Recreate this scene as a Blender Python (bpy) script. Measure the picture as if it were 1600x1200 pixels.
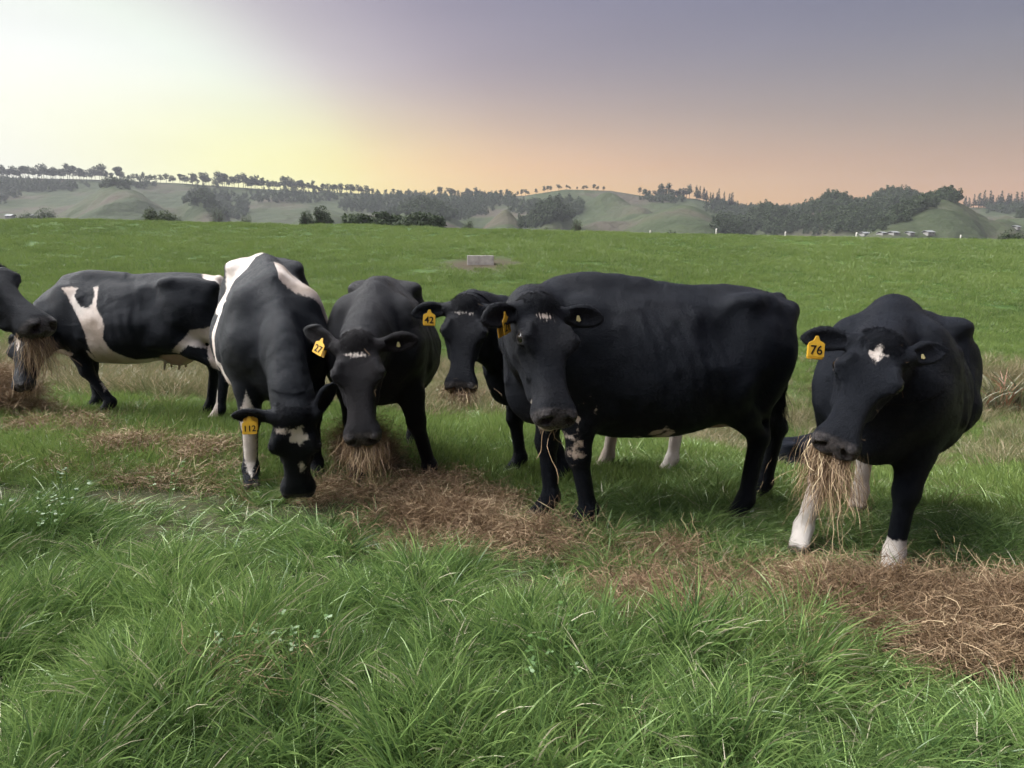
import bpy, math, random
import numpy as np
from mathutils import Vector, Matrix

for _o in list(bpy.data.objects):
    bpy.data.objects.remove(_o)
scene = bpy.context.scene
COL = scene.collection
rng = np.random.default_rng(7)
R = math.radians

# ------------------------------------------------------------------ camera
CAM_H = 1.5
FOC = 1155.0                      # focal length in pixels of a 1600 px wide frame
PITCH = math.atan(195 / FOC)
cam_d = bpy.data.cameras.new('camera')
cam_d.sensor_width = 36.0
cam_d.lens = 36.0 * FOC / 1600.0
cam_d.clip_start = 0.05
cam_d.clip_end = 9000
cam = bpy.data.objects.new('camera', cam_d)
COL.objects.link(cam)
cam.location = (0, 0, CAM_H)
cam.rotation_euler = (math.pi / 2 - PITCH, 0, 0)
scene.camera = cam
scene.render.resolution_x, scene.render.resolution_y = 1024, 768

# ------------------------------------------------------------------ sky
SUN_AZ, SUN_EL = R(-80), R(52)          # soft light out of the bright side of the sky
world = bpy.data.worlds.new('World')
scene.world = world
world.use_nodes = True
wn, wl = world.node_tree.nodes, world.node_tree.links
wn.clear()


def wnode(t, **kw):
    n = wn.new(t)
    for k, v in kw.items():
        setattr(n, k, v)
    return n


def srgb(r, g, b):
    def f(c):
        c /= 255.0
        return c / 12.92 if c <= 0.04045 else ((c + 0.055) / 1.055) ** 2.4
    return (f(r), f(g), f(b), 1.0)


def fill_ramp(ramp, stops):
    els = ramp.elements
    while len(els) > 1:
        els.remove(els[-1])
    els[0].position, els[0].color = stops[0][0], stops[0][1]
    for p, c in stops[1:]:
        e = els.new(p)
        e.color = c
    ramp.interpolation = 'B_SPLINE' if len(stops) > 3 else 'LINEAR'


tc = wnode('ShaderNodeTexCoord')
nrm = wnode('ShaderNodeVectorMath', operation='NORMALIZE')
wl.new(tc.outputs['Generated'], nrm.inputs[0])
sep = wnode('ShaderNodeSeparateXYZ')
wl.new(nrm.outputs[0], sep.inputs[0])
# lilac dusk dome: colour by elevation (0 = horizon, 1 = 45 degrees and above)
elev = wnode('ShaderNodeMath', operation='DIVIDE', use_clamp=True)
wl.new(sep.outputs['Z'], elev.inputs[0])
elev.inputs[1].default_value = 0.55
cool = wnode('ShaderNodeValToRGB')
fill_ramp(cool.color_ramp, [(0.0, srgb(212, 154, 112)), (0.13, srgb(202, 155, 120)), (0.23, srgb(170, 149, 134)), (0.34, srgb(139, 135, 138)),
                            (0.46, srgb(117, 119, 137)), (0.62, srgb(105, 111, 140)), (1.0, srgb(103, 110, 141))])
wl.new(elev.outputs[0], cool.inputs[0])
warm = wnode('ShaderNodeValToRGB')
fill_ramp(warm.color_ramp, [(0.0, srgb(296, 214, 112)), (0.14, srgb(290, 216, 126)), (0.24, srgb(240, 196, 154)), (0.35, srgb(198, 175, 164)),
                            (0.46, srgb(170, 159, 171)), (0.62, srgb(153, 148, 174)), (1.0, srgb(135, 137, 164))])
wl.new(elev.outputs[0], warm.inputs[0])
# angle from the glow low in the left of the view
GAZ, GEL = R(-44.0), R(5.0)
el_ = wnode('ShaderNodeMath', operation='ARCSINE')
wl.new(sep.outputs['Z'], el_.inputs[0])
az_ = wnode('ShaderNodeMath', operation='ARCTAN2')
wl.new(sep.outputs['X'], az_.inputs[0])
wl.new(sep.outputs['Y'], az_.inputs[1])


def wmath(op, a, b, clamp=False):
    n = wnode('ShaderNodeMath', operation=op, use_clamp=clamp)
    for i_, v_ in ((0, a), (1, b)):
        if isinstance(v_, (int, float)):
            n.inputs[i_].default_value = v_
        else:
            wl.new(v_, n.inputs[i_])
    return n.outputs[0]


# the glow is a wide low ellipse round the place where the sun sits behind the hills
_da = wmath('SUBTRACT', az_.outputs[0], GAZ)
_da = wmath('WRAP', _da, math.pi)
_da.node.inputs[2].default_value = -math.pi
_de = wmath('MULTIPLY', wmath('SUBTRACT', el_.outputs[0], GEL), 1.85)
_an = wmath('SQRT', wmath('ADD', wmath('MULTIPLY', _da, _da), wmath('MULTIPLY', _de, _de)), 0.0)
an = wmath('DIVIDE', _an, R(90), True).node
wmix = wnode('ShaderNodeValToRGB')
fill_ramp(wmix.color_ramp, [(0.0, (1, 1, 1, 1)), (0.30, (1, 1, 1, 1)), (0.55, (.45, .45, .45, 1)), (0.85, (0, 0, 0, 1))])
wl.new(an.outputs[0], wmix.inputs[0])
base = wnode('ShaderNodeMix', data_type='RGBA')
wl.new(wmix.outputs[0], base.inputs[0])
wl.new(cool.outputs[0], base.inputs[6])
wl.new(warm.outputs[0], base.inputs[7])
glow_c = wnode('ShaderNodeValToRGB')
fill_ramp(glow_c.color_ramp, [(0.0, srgb(258, 272, 250)), (0.10, srgb(256, 270, 244)), (0.17, srgb(264, 274, 226)),
                              (0.26, srgb(280, 280, 192)), (0.38, srgb(284, 246, 172)), (0.55, srgb(266, 208, 150))])
wl.new(an.outputs[0], glow_c.inputs[0])
glow_m = wnode('ShaderNodeValToRGB')
fill_ramp(glow_m.color_ramp, [(0.0, (1, 1, 1, 1)), (0.20, (1, 1, 1, 1)), (0.31, (.93, .93, .93, 1)),
                              (0.39, (.50, .50, .50, 1)), (0.50, (.14, .14, .14, 1)), (0.68, (0, 0, 0, 1))])
wl.new(an.outputs[0], glow_m.inputs[0])
glow_h = wnode('ShaderNodeValToRGB')          # higher up the glow is white, fringed with lilac
fill_ramp(glow_h.color_ramp, [(0.0, srgb(256, 268, 256)), (0.22, srgb(252, 266, 252)), (0.31, srgb(246, 254, 242)), (0.38, srgb(228, 222, 224)), (0.5, srgb(196, 184, 198))])
wl.new(an.outputs[0], glow_h.inputs[0])
gel = wnode('ShaderNodeMapRange', interpolation_type='SMOOTHSTEP')
wl.new(el_.outputs[0], gel.inputs[0])
gel.inputs[1].default_value, gel.inputs[2].default_value = R(6.0), R(14.0)
gcm = wnode('ShaderNodeMix', data_type='RGBA')
wl.new(gel.outputs[0], gcm.inputs[0])
wl.new(glow_c.outputs[0], gcm.inputs[6])
wl.new(glow_h.outputs[0], gcm.inputs[7])
gmix = wnode('ShaderNodeMix', data_type='RGBA')
wl.new(glow_m.outputs[0], gmix.inputs[0])
wl.new(base.outputs[2], gmix.inputs[6])
wl.new(gcm.outputs[2], gmix.inputs[7])
# faint large streaks of thin cloud so that the dome is not a clean gradient
smap = wnode('ShaderNodeMapping')
smap.inputs['Scale'].default_value = (2.0, 2.0, 9.0)
wl.new(nrm.outputs[0], smap.inputs[0])
sno = wnode('ShaderNodeTexNoise')
sno.inputs['Scale'].default_value = 1.3
sno.inputs['Detail'].default_value = 4.0
wl.new(smap.outputs[0], sno.inputs[0])
srm = wnode('ShaderNodeMapRange')
wl.new(sno.outputs[0], srm.inputs[0])
srm.inputs[1].default_value, srm.inputs[2].default_value = 0.3, 0.7
srm.inputs[3].default_value, srm.inputs[4].default_value = 0.955, 1.045
smul = wnode('ShaderNodeVectorMath', operation='SCALE')
wl.new(gmix.outputs[2], smul.inputs[0])
wl.new(srm.outputs[0], smul.inputs['Scale'])
sky = wnode('ShaderNodeTexSky', sky_type='NISHITA', sun_disc=False)
sky.sun_elevation, sky.sun_rotation = SUN_EL, SUN_AZ
bg_a = wnode('ShaderNodeBackground')
wl.new(smul.outputs[0], bg_a.inputs['Color'])
bg_a.inputs['Strength'].default_value = 0.285
bg_b = wnode('ShaderNodeBackground')
wl.new(sky.outputs[0], bg_b.inputs['Color'])
bg_b.inputs['Strength'].default_value = 0.0
badd = wnode('ShaderNodeAddShader')
wl.new(bg_a.outputs[0], badd.inputs[0])
wl.new(bg_b.outputs[0], badd.inputs[1])
wout = wnode('ShaderNodeOutputWorld')
wl.new(badd.outputs[0], wout.inputs['Surface'])

sun_d = bpy.data.lights.new('sun', 'SUN')
sun_d.energy = 3.7
sun_d.angle = R(80)
sun_d.color = (1.0, 0.985, 0.95)
sun = bpy.data.objects.new('sun', sun_d)
COL.objects.link(sun)
_sd = Vector((math.sin(SUN_AZ) * math.cos(SUN_EL), math.cos(SUN_AZ) * math.cos(SUN_EL), math.sin(SUN_EL)))
sun.rotation_euler = _sd.to_track_quat('Z', 'Y').to_euler()
sun.location = (-30, 10, 40)

scene.view_settings.view_transform = 'Standard'
scene.view_settings.look = 'None'
scene.view_settings.exposure = 1.80
scene.view_settings.gamma = 1.0
scene.view_settings.use_curve_mapping = False
scene.render.engine = 'CYCLES'
scene.cycles.use_denoising = True
scene.cycles.max_bounces = 5
scene.cycles.diffuse_bounces = 3
scene.cycles.glossy_bounces = 2
scene.cycles.transmission_bounces = 3
scene.cycles.use_adaptive_sampling = True
scene.cycles.adaptive_threshold = .03
scene.cycles.transparent_max_bounces = 12
scene.cycles.volume_bounces = 1


# ------------------------------------------------------------------ helpers
def ray(px, py):
    """direction through a pixel of the 1600x1200 photograph, scaled to unit depth along +Y"""
    v = (600 - py) / FOC
    y = math.cos(PITCH) + v * math.sin(PITCH)
    z = -math.sin(PITCH) + v * math.cos(PITCH)
    x = (px - 800) / FOC
    return np.array([x / y, 1.0, z / y])


def at(px, py, d):
    return ray(px, py) * d + np.array([0, 0, CAM_H])


def hermite(xs, ys, x):
    """monotone-ish cubic through (xs, ys)"""
    xs, ys = np.asarray(xs, float), np.asarray(ys, float)
    h = np.diff(xs)
    dl = np.diff(ys) / h
    m = np.zeros_like(ys)
    m[1:-1] = np.where(dl[1:] * dl[:-1] > 0, 2 * dl[1:] * dl[:-1] / np.where(dl[1:] + dl[:-1] == 0, 1, dl[1:] + dl[:-1]), 0)
    m[0], m[-1] = dl[0], dl[-1]
    x = np.clip(x, xs[0], xs[-1])
    i = np.clip(np.searchsorted(xs, x, side='right') - 1, 0, len(xs) - 2)
    t = (x - xs[i]) / h[i]
    return ((2 * t**3 - 3 * t**2 + 1) * ys[i] + (t**3 - 2 * t**2 + t) * h[i] * m[i]
            + (-2 * t**3 + 3 * t**2) * ys[i + 1] + (t**3 - t**2) * h[i] * m[i + 1])


def vnoise(x, y, seed=0):
    """smooth value noise, about -1..1"""
    xi, yi = np.floor(x).astype(np.int64), np.floor(y).astype(np.int64)
    xf, yf = x - xi, y - yi

    def hsh(a, b):
        n = (a * 374761393 + b * 668265263 + seed * 982451653) & 0x7fffffff
        n = ((n ^ (n >> 13)) * 1274126177) & 0x7fffffff
        return ((n ^ (n >> 16)) & 0xffff) / 32767.5 - 1
    u, v = xf * xf * (3 - 2 * xf), yf * yf * (3 - 2 * yf)
    return ((hsh(xi, yi) * (1 - u) + hsh(xi + 1, yi) * u) * (1 - v)
            + (hsh(xi, yi + 1) * (1 - u) + hsh(xi + 1, yi + 1) * u) * v)


def fbm(x, y, seed=0, octs=4):
    s, a = 0, 0.5
    for k in range(octs):
        s = s + a * vnoise(x * 2**k, y * 2**k, seed + k)
        a *= 0.5
    return s


def mesh_from(name, verts, faces, mat=None, smooth=True, attrs=None):
    me = bpy.data.meshes.new(name)
    verts = np.asarray(verts, np.float32).reshape(-1, 3)
    if isinstance(faces, np.ndarray) and faces.size:
        k = faces.shape[1]
        me.vertices.add(len(verts))
        me.vertices.foreach_set('co', verts.ravel())
        me.loops.add(faces.size)
        me.loops.foreach_set('vertex_index', faces.astype(np.int32).ravel())
        me.polygons.add(len(faces))
        me.polygons.foreach_set('loop_start', np.arange(0, faces.size, k, dtype=np.int32))
        me.update(calc_edges=True)
        me.validate()
    else:
        me.from_pydata(verts.tolist(), [], [list(map(int, f)) for f in faces])
        me.update()
    if smooth and len(me.polygons):
        me.polygons.foreach_set('use_smooth', np.ones(len(me.polygons), bool))
    for an_, (typ, data) in (attrs or {}).items():
        a_ = me.attributes.new(an_, typ, 'POINT')
        key = {'FLOAT': 'value', 'INT': 'value', 'FLOAT_VECTOR': 'vector', 'FLOAT_COLOR': 'color'}[typ]
        a_.data.foreach_set(key, np.asarray(data).astype(np.int32 if typ == 'INT' else np.float32).ravel())
    if mat:
        me.materials.append(mat)
    return me


def link(name, me, parent=None):
    o = bpy.data.objects.new(name, me)
    COL.objects.link(o)
    if parent:
        o.parent = parent
    return o


def tag(o, label=None, cat=None, group=None, kind=None):
    for k, v in (('label', label), ('category', cat), ('group', group), ('kind', kind)):
        if v:
            o[k] = v
    return o


def empty(name, loc, rz=0.0):
    o = bpy.data.objects.new(name, None)
    COL.objects.link(o)
    o.location = tuple(float(c) for c in loc)
    o.rotation_euler = (0, 0, rz)
    return o


class Mat:
    """small node-graph helper"""
    def __init__(self, name):
        self.m = bpy.data.materials.new(name)
        self.m.use_nodes = True
        self.t = self.m.node_tree
        self.n, self.l = self.t.nodes, self.t.links
        self.b = self.n['Principled BSDF']
        self.out = self.n['Material Output']

    def node(self, t, **kw):
        x = self.n.new(t)
        for k, v in kw.items():
            setattr(x, k, v)
        return x

    def attr(self, name, out='Fac', typ='GEOMETRY'):
        a = self.node('ShaderNodeAttribute', attribute_name=name, attribute_type=typ)
        return a.outputs[out]

    def noise(self, scale, detail=3, vec=None, rough=.5):
        a = self.node('ShaderNodeTexNoise')
        a.inputs['Scale'].default_value = scale
        a.inputs['Detail'].default_value = detail
        a.inputs['Roughness'].default_value = rough
        if vec is None:
            if not hasattr(self, '_geo'):
                self._geo = self.node('ShaderNodeNewGeometry')
            vec = self._geo.outputs['Position']
        self.l.new(vec, a.inputs['Vector'])
        return a.outputs['Fac']

    def ramp(self, fac, stops):
        a = self.node('ShaderNodeValToRGB')
        fill_ramp(a.color_ramp, stops)
        a.color_ramp.interpolation = 'LINEAR'
        self.l.new(fac, a.inputs[0])
        return a.outputs[0]

    def math(self, op, a, b=None, c=None, clamp=False):
        x = self.node('ShaderNodeMath', operation=op, use_clamp=clamp)
        for i, v in enumerate((a, b, c)):
            if v is None:
                continue
            if isinstance(v, (int, float)):
                x.inputs[i].default_value = v
            else:
                self.l.new(v, x.inputs[i])
        return x.outputs[0]

    def mix(self, fac, a, b, blend='MIX'):
        x = self.node('ShaderNodeMix', data_type='RGBA', blend_type=blend)
        for i, v in ((0, fac), (6, a), (7, b)):
            if isinstance(v, (int, float)):
                x.inputs[i].default_value = v
            elif isinstance(v, tuple):
                x.inputs[i].default_value = v
            else:
                self.l.new(v, x.inputs[i])
        return x.outputs[2]

    def bump(self, h, strength=.3, dist=.01):
        x = self.node('ShaderNodeBump')
        x.inputs['Strength'].default_value = strength
        x.inputs['Distance'].default_value = dist
        self.l.new(h, x.inputs['Height'])
        self.l.new(x.outputs[0], self.b.inputs['Normal'])

    def set(self, **kw):
        for k, v in kw.items():
            i = self.b.inputs[k.replace('_', ' ')]
            if isinstance(v, (int, float, tuple)):
                i.default_value = v
            else:
                self.l.new(v, i)
        return self


def plain(name, col, rough=.6, spec=.3, nscale=8.0, var=.25):
    m = Mat(name)
    c0 = tuple(c * (1 - var) for c in col[:3]) + (1,)
    c1 = tuple(min(1, c * (1 + var)) for c in col[:3]) + (1,)
    tcn = m.node('ShaderNodeTexCoord')
    m.set(Base_Color=m.ramp(m.noise(nscale, 4, tcn.outputs['Object']), [(.3, c0), (.7, c1)]), Roughness=rough)
    m.b.inputs['Specular IOR Level'].default_value = spec
    return m.m


# ------------------------------------------------------------------ terrain
# ground sections seen along picture columns: (distance, height) pairs
def _col(px, rows):
    out = []
    for d, v in rows:
        out.append((d, v))
    return (px - 800) / FOC, out


def zpix(py, d):
    return float(ray(800, py)[2] * d + CAM_H)


def _near(px):
    x = (px - 800) / FOC
    return [(d, -0.045 * np.clip(x * d, -4, 4) - 0.01) for d in (0.3, 2.0, 3.2, 4.4)]


SECT = []
for px, far in (
    (-900, [(7.5, .12), (11, -.25), (17, -.6), (30, .2), (45, zpix(402, 45)), (60, zpix(362, 60)), (72, zpix(340, 72))]),
    (100, [(7.5, .0), (11, -.35), (17, -.78), (30, -.1), (45, zpix(412, 45)), (60, zpix(370, 60)), (72, zpix(345, 72))]),
    (500, [(7.2, -.08), (11, -.50), (17, -1.0), (30, -.4), (45, zpix(414, 45)), (60, zpix(374, 60)), (72, zpix(352, 72))]),
    (780, [(5.5, -.11), (7.0, -.20), (11, -.70), (17, -1.25), (30, -.55), (43, zpix(409, 43)), (58, zpix(377, 58)), (70, zpix(360, 70))]),
    (1080, [(5.5, -.16), (6.6, -.30), (10, -1.05), (15, -2.1), (20, -1.85), (30, -.8), (45, zpix(417, 45)), (58, zpix(384, 58)), (70, zpix(368, 70))]),
    (1280, [(5.8, -.30), (9, -1.25), (13.5, -2.50), (18, -2.65), (21, -1.85), (30, -.95), (46, zpix(422, 46)), (58, zpix(390, 58)), (70, zpix(373, 70))]),
    (1560, [(5.8, -.40), (9, -1.10), (14, -2.2), (18, -2.5), (20.5, -1.70), (30, -.97), (46, zpix(424, 46)), (58, zpix(394, 58)), (70, zpix(377, 70))]),
    (2500, [(6.5, -.5), (10, -1.1), (14, -1.9), (18, -2.2), (21, -1.6), (30, -.9), (46, zpix(430, 46)), (58, zpix(402, 58)), (70, zpix(385, 70))]),
):
    rows = _near(px) + far
    zc, dc = rows[-1][1], rows[-1][0]
    rows += [(dc + 10, zc - .1), (dc + 35, zc - 2.0), (dc + 90, zc - 6.5), (dc + 220, -11), (9000, -14)]
    SECT.append(((px - 800) / FOC, np.array(rows)))
ST = np.array([s[0] for s in SECT])


def ground(x, y):
    x, y = np.asarray(x, float), np.asarray(y, float)
    yy = np.maximum(y, 1.0)
    t = np.clip(x / yy, ST[0], ST[-1])
    zs = np.stack([hermite(s[:, 0], s[:, 1], yy) for _, s in SECT])
    i = np.clip(np.searchsorted(ST, t, side='right') - 1, 0, len(ST) - 2)
    f = (t - ST[i]) / (ST[i + 1] - ST[i])
    f = f * f * (3 - 2 * f)
    z = np.take_along_axis(zs, i[None], 0)[0] * (1 - f) + np.take_along_axis(zs, (i + 1)[None], 0)[0] * f
    # pasture is never smooth: pugging and tussock scale bumps, then broad swells
    far = np.clip((yy - 6) / 10, 0, 1) * np.clip((400 - yy) / 200, 0, 1)
    z = z + 0.025 * fbm(x * 1.6, y * 1.6, 3, 3) * np.clip((80 - yy) / 40, 0, 1)
    z = z + far * (0.10 * fbm(x * .5, y * .5, 9, 3) + (0.16 + .22 * np.clip((yy - 18) / 8, 0, 1) * np.clip((60 - yy) / 14, 0, 1)) * fbm(x * .13 + y * .05, y * .11, 21, 3))
    return z


def gz(x, y):
    return float(ground(np.array([x]), np.array([y]))[0])


def hit(px, py, lo=1.2, hi=75.0):
    """where the line of sight through a pixel meets the ground"""
    r = ray(px, py)
    d = np.exp(np.linspace(math.log(lo), math.log(hi), 1500))
    p = r[None] * d[:, None]
    below = (p[:, 2] + CAM_H) < ground(p[:, 0], p[:, 1])
    k = int(np.argmax(below)) if below.any() else len(d) - 1
    return np.array([p[k, 0], p[k, 1], gz(p[k, 0], p[k, 1])])
# ------------------------------------------------------------------ ground sheet
TROUGH = at(751, 408, 43.0)


def sinh_axis(n, lo, hi, s):
    a, b = math.asinh(lo / s), math.asinh(hi / s)
    return np.sinh(np.linspace(a, b, n)) * s


def grid_faces(n, m):
    i = np.arange(n * m).reshape(n, m)
    return np.stack([i[:-1, :-1], i[1:, :-1], i[1:, 1:], i[:-1, 1:]], -1).reshape(-1, 4)


def dryness(x, y):
    """0 lush .. 1 straw coloured: the unmown gully floor and bank"""
    d = sstep(7.5, 10.5, y) * (1 - sstep(17, 22, y)) * (.55 + .45 * sstep(-.2, .3, fbm(x * .5, y * .5, 31, 3)))
    t = x / np.maximum(y, 1)
    right = sstep(.30, .42, t)
    bank = sstep(17.5, 18.5, y) * (1 - sstep(20.5, 23, y)) * right
    d = d * (1 - .80 * right) + bank * (.5 + .5 * vnoise(x * .8, y * .8, 4))
    return np.clip(d * .85, 0, 1)


def sstep(a, b, x):
    t = np.clip((x - a) / (b - a), 0, 1)
    return t * t * (3 - 2 * t)


gx = sinh_axis(320, -1950, 1950, 4.0)
gy = sinh_axis(360, -27, 1418, 6.0) + 2.0
GX, GY = np.meshgrid(gx, gy, indexing='ij')
GZ = ground(GX, GY)
mud = np.exp(-(((GX - TROUGH[0]) / 2.7)**2 + ((GY - TROUGH[1]) / 4.0)**2)**2)
gm = Mat('pasture_soil_and_sward')
dr = gm.attr('dry')
n1 = gm.noise(2.2, 5)
n2 = gm.noise(.12, 4)
n3 = gm.noise(14, 4)
sward = gm.ramp(gm.math('ADD', gm.math('MULTIPLY', n1, .5), gm.math('MULTIPLY', n2, .5)),
                [(.32, (.030, .056, .015, 1)), (.5, (.044, .080, .020, 1)), (.68, (.062, .098, .026, 1))])
straw = gm.ramp(n1, [(.3, (.10, .115, .045, 1)), (.5, (.17, .145, .075, 1)), (.7, (.25, .20, .12, 1))])
c = gm.mix(dr, sward, straw)
soil = gm.ramp(n3, [(.3, (.030, .026, .016, 1)), (.7, (.075, .062, .040, 1))])
c = gm.mix(gm.math('MULTIPLY', gm.attr('near'), .75), c, soil)
mudc = gm.ramp(n3, [(.3, (.030, .021, .015, 1)), (.7, (.070, .050, .037, 1))])
c = gm.mix(gm.math('MULTIPLY', gm.attr('mud'), gm.math('MULTIPLY_ADD', n1, .6, .6), clamp=True), c, mudc)
gm.set(Base_Color=c, Roughness=.9)
gm.b.inputs['Specular IOR Level'].default_value = .12
gm.bump(gm.math('ADD', n1, gm.math('MULTIPLY', n3, .4)), .6, .08)
nearm = 1 - sstep(9, 16, GY)
me = mesh_from('ground', np.stack([GX, GY, GZ], -1).reshape(-1, 3), grid_faces(len(gx), len(gy)), gm.m, True,
               {'dry': ('FLOAT', dryness(GX, GY).ravel()), 'mud': ('FLOAT', mud.ravel()), 'near': ('FLOAT', nearm.ravel())})
tag(link('ground', me), 'green grazed paddock rolling up to a low crest', kind='structure')

# ------------------------------------------------------------------ hills
RIDGE = [(-1500, 268, 1000), (-400, 276, 1000), (0, 281, 1000), (110, 283, 1000), (160, 284, 1000), (300, 290, 1000), (400, 297, 1000), (480, 302, 1000), (600, 306, 1000),
         (690, 308, 1000), (760, 311, 980), (820, 308, 950), (880, 299, 900), (950, 301, 900), (1000, 309, 900), (1080, 313, 900),
         (1150, 330, 900), (1250, 330, 900), (1400, 322, 900), (1500, 326, 900), (1600, 326, 900), (2000, 318, 900), (3200, 300, 900)]
KNOLLS = [(195, 287, 110, 760, 90), (330, 308, 60, 720, 70), (790, 334, 55, 560, 60), (660, 322, 90, 720, 90),
          (860, 326, 60, 640, 60), (945, 305, 100, 800, 90), (1062, 320, 115, 640, 90), (520, 326, 110, 700, 100),
          (1380, 303, 135, 760, 110), (1290, 318, 110, 730, 100), (1190, 334, 80, 700, 80), (1462, 313, 92, 600, 80), (1552, 334, 60, 600, 60), (1620, 330, 90, 700, 90),
          (1750, 318, 150, 760, 110), (-130, 305, 120, 700, 90), (-400, 300, 160, 760, 110), (2050, 312, 160, 760, 110)]


def hill(px, d):
    """height of the far hills along picture column px at distance d"""
    RX = np.array(RIDGE, float)
    ry, rd = np.interp(px, RX[:, 0], RX[:, 1]), np.interp(px, RX[:, 0], RX[:, 2])
    zr = (405 - ry) / FOC * rd * .986 + CAM_H
    s = np.clip((d - 380) / (rd - 380), 0, 1)
    x = (px - 800) / FOC * d
    spur = 1 - np.abs(fbm(x / 130, d / 420, 41, 4)) * 2
    gul = fbm(x / 60, d / 110, 55, 4)
    zb = -13
    z = zb + (zr - zb) * (.30 * s + .70 * s**1.7) + (spur - .5) * 34 * s * (1 - s) * 1.6 + gul * 14 * s * (1 - s)
    for kx, ky, kw, kd, kdw in KNOLLS:
        zk = (405 - ky) / FOC * kd * .986 + CAM_H
        wx_, wd_ = 70 * fbm(x / 70 + kx, d / 90, 61, 4), 110 * fbm(x / 80, d / 120 + kx, 63, 3)
        u = np.sqrt(((px - kx + wx_ * sstep(0, 1.2, np.abs(px - kx) / kw)) / kw)**2 + ((d - kd + wd_) / np.where(d + wd_ < kd, kdw * 1.9, kdw))**2 + .02)
        f_ = np.clip(1.06 - u / 2.1, 0, 1)**1.25
        b = zb + (zk - zb) * f_ + 11.0 * gul * sstep(.15, .8, u) * (1 - sstep(1.4, 2.1, u))
        h = np.clip(10 - np.abs(z - b), 0, 10) / 10
        z = np.maximum(z, b) + h * h * 2.5 * .7
    back = np.clip((d - rd) / 300, 0, 1)
    z = np.where(d > rd, zr * (1 - back * back) + zb * back * back, np.minimum(z, zr * (.985 - .02 * (rd - d) / rd) + 400 * (d < rd * .80)))
    return z


def hill_pt(px, py):
    """where a line of sight meets the far hills"""
    r = ray(px, py)
    d = np.linspace(385, 1080, 1400)
    below = r[2] * d + CAM_H < hill(np.full(d.shape, float(px)), d)
    k = int(np.argmax(below)) if below.any() else len(d) - 1
    return np.array([(px - 800) / FOC * d[k], d[k], float(hill(np.array([float(px)]), d[k:k + 1])[0])])


hp_ = np.concatenate([np.linspace(-1500, -60, 90), np.linspace(-50, 1650, 560), np.linspace(1660, 3100, 90)])
hd_ = np.concatenate([np.linspace(330, 1010, 170), np.linspace(1025, 1400, 14)])
HP, HD = np.meshgrid(hp_, hd_, indexing='ij')
HZ = hill(HP, HD)
HXw = (HP - 800) / FOC * HD
# which slopes carry scrub, which are brown and which green
scrub = np.clip(fbm(HXw / 46, HD / 60, 77, 4) * 2.6 + .05, 0, 1)
hm = Mat('hill_pasture')
g1, g2 = hm.noise(.012, 5), hm.noise(.08, 5)
gr = hm.ramp(g1, [(.36, (.026, .038, .018, 1)), (.5, (.038, .050, .025, 1)), (.64, (.060, .052, .040, 1))])
dk = hm.ramp(g2, [(.35, (.022, .032, .018, 1)), (.65, (.045, .055, .030, 1))])
terr = hm.node('ShaderNodeTexWave', wave_type='BANDS', bands_direction='Z')
terr.inputs['Scale'].default_value = .25
terr.inputs['Distortion'].default_value = 6
terr.inputs['Detail'].default_value = 3
hm.l.new(hm._geo.outputs['Position'], terr.inputs['Vector'])
gr = hm.mix(hm.math('MULTIPLY', terr.outputs['Fac'], .22), gr, (.068, .058, .042, 1))
cc = hm.mix(hm.math('MULTIPLY', hm.attr('scrub'), hm.math('MULTIPLY_ADD', g2, 2.2, -.5, clamp=True), clamp=True), gr, dk)
hm.set(Base_Color=cc, Roughness=.95)
hm.b.inputs['Specular IOR Level'].default_value = .05
hm.bump(g2, .7, 6.0)
me = mesh_from('hills', np.stack([HXw, HD, HZ], -1).reshape(-1, 3), grid_faces(len(hp_), len(hd_)), hm.m, True, {'scrub': ('FLOAT', scrub.ravel())})
tag(link('hills', me), 'range of low grassy hills with gullies along the horizon', kind='structure')

# ------------------------------------------------------------------ trees
def leaf_mat(name, a, b):
    m = Mat(name)
    oi = m.node('ShaderNodeObjectInfo')
    f = m.math('ADD', m.math('MULTIPLY', m.attr('shade'), .7), m.math('MULTIPLY', oi.outputs['Random'], .3))
    col = m.ramp(f, [(.1, a), (.9, b)])
    m.set(Base_Color=col, Roughness=.7)
    m.b.inputs['Specular IOR Level'].default_value = .15
    tr = m.node('ShaderNodeBsdfTranslucent')
    m.l.new(col, tr.inputs[0])
    mx = m.node('ShaderNodeMixShader')
    mx.inputs[0].default_value = .22
    m.l.new(m.b.outputs[0], mx.inputs[1])
    m.l.new(tr.outputs[0], mx.inputs[2])
    m.l.new(mx.outputs[0], m.out.inputs[0])
    return m.m


LEAF_D = leaf_mat('dark_foliage', (.016, .026, .012, 1), (.045, .065, .028, 1))
LEAF_P = leaf_mat('pine_foliage', (.014, .022, .013, 1), (.038, .050, .026, 1))
LEAF_G = leaf_mat('grey_green_foliage', (.025, .038, .018, 1), (.065, .085, .038, 1))
BARK = plain('bark', (.055, .045, .036), .9, .1, 2.0, .3)


def tube(pts, radii, n=6):
    pts, v, f = np.asarray(pts, float), [], []
    for i, p in enumerate(pts):
        T = unit(pts[min(i + 1, len(pts) - 1)] - pts[max(i - 1, 0)])
        a = unit(np.cross(T, [.3, .9, .1]))
        b = np.cross(T, a)
        for k in range(n):
            th = 2 * math.pi * k / n
            v.append(p + radii[i] * (a * math.cos(th) + b * math.sin(th)))
    for i in range(len(pts) - 1):
        for k in range(n):
            f.append([i * n + k, i * n + (k + 1) % n, (i + 1) * n + (k + 1) % n, (i + 1) * n + k])
    return np.array(v), f


def unit(v):
    v = np.asarray(v, float)
    return v / max(1e-9, np.linalg.norm(v))


def merge(parts):
    V, Fc, o = [], [], 0
    for v, f in parts:
        V.append(v)
        Fc += [[i + o for i in q] for q in f]
        o += len(v)
    return np.concatenate(V), Fc


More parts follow.
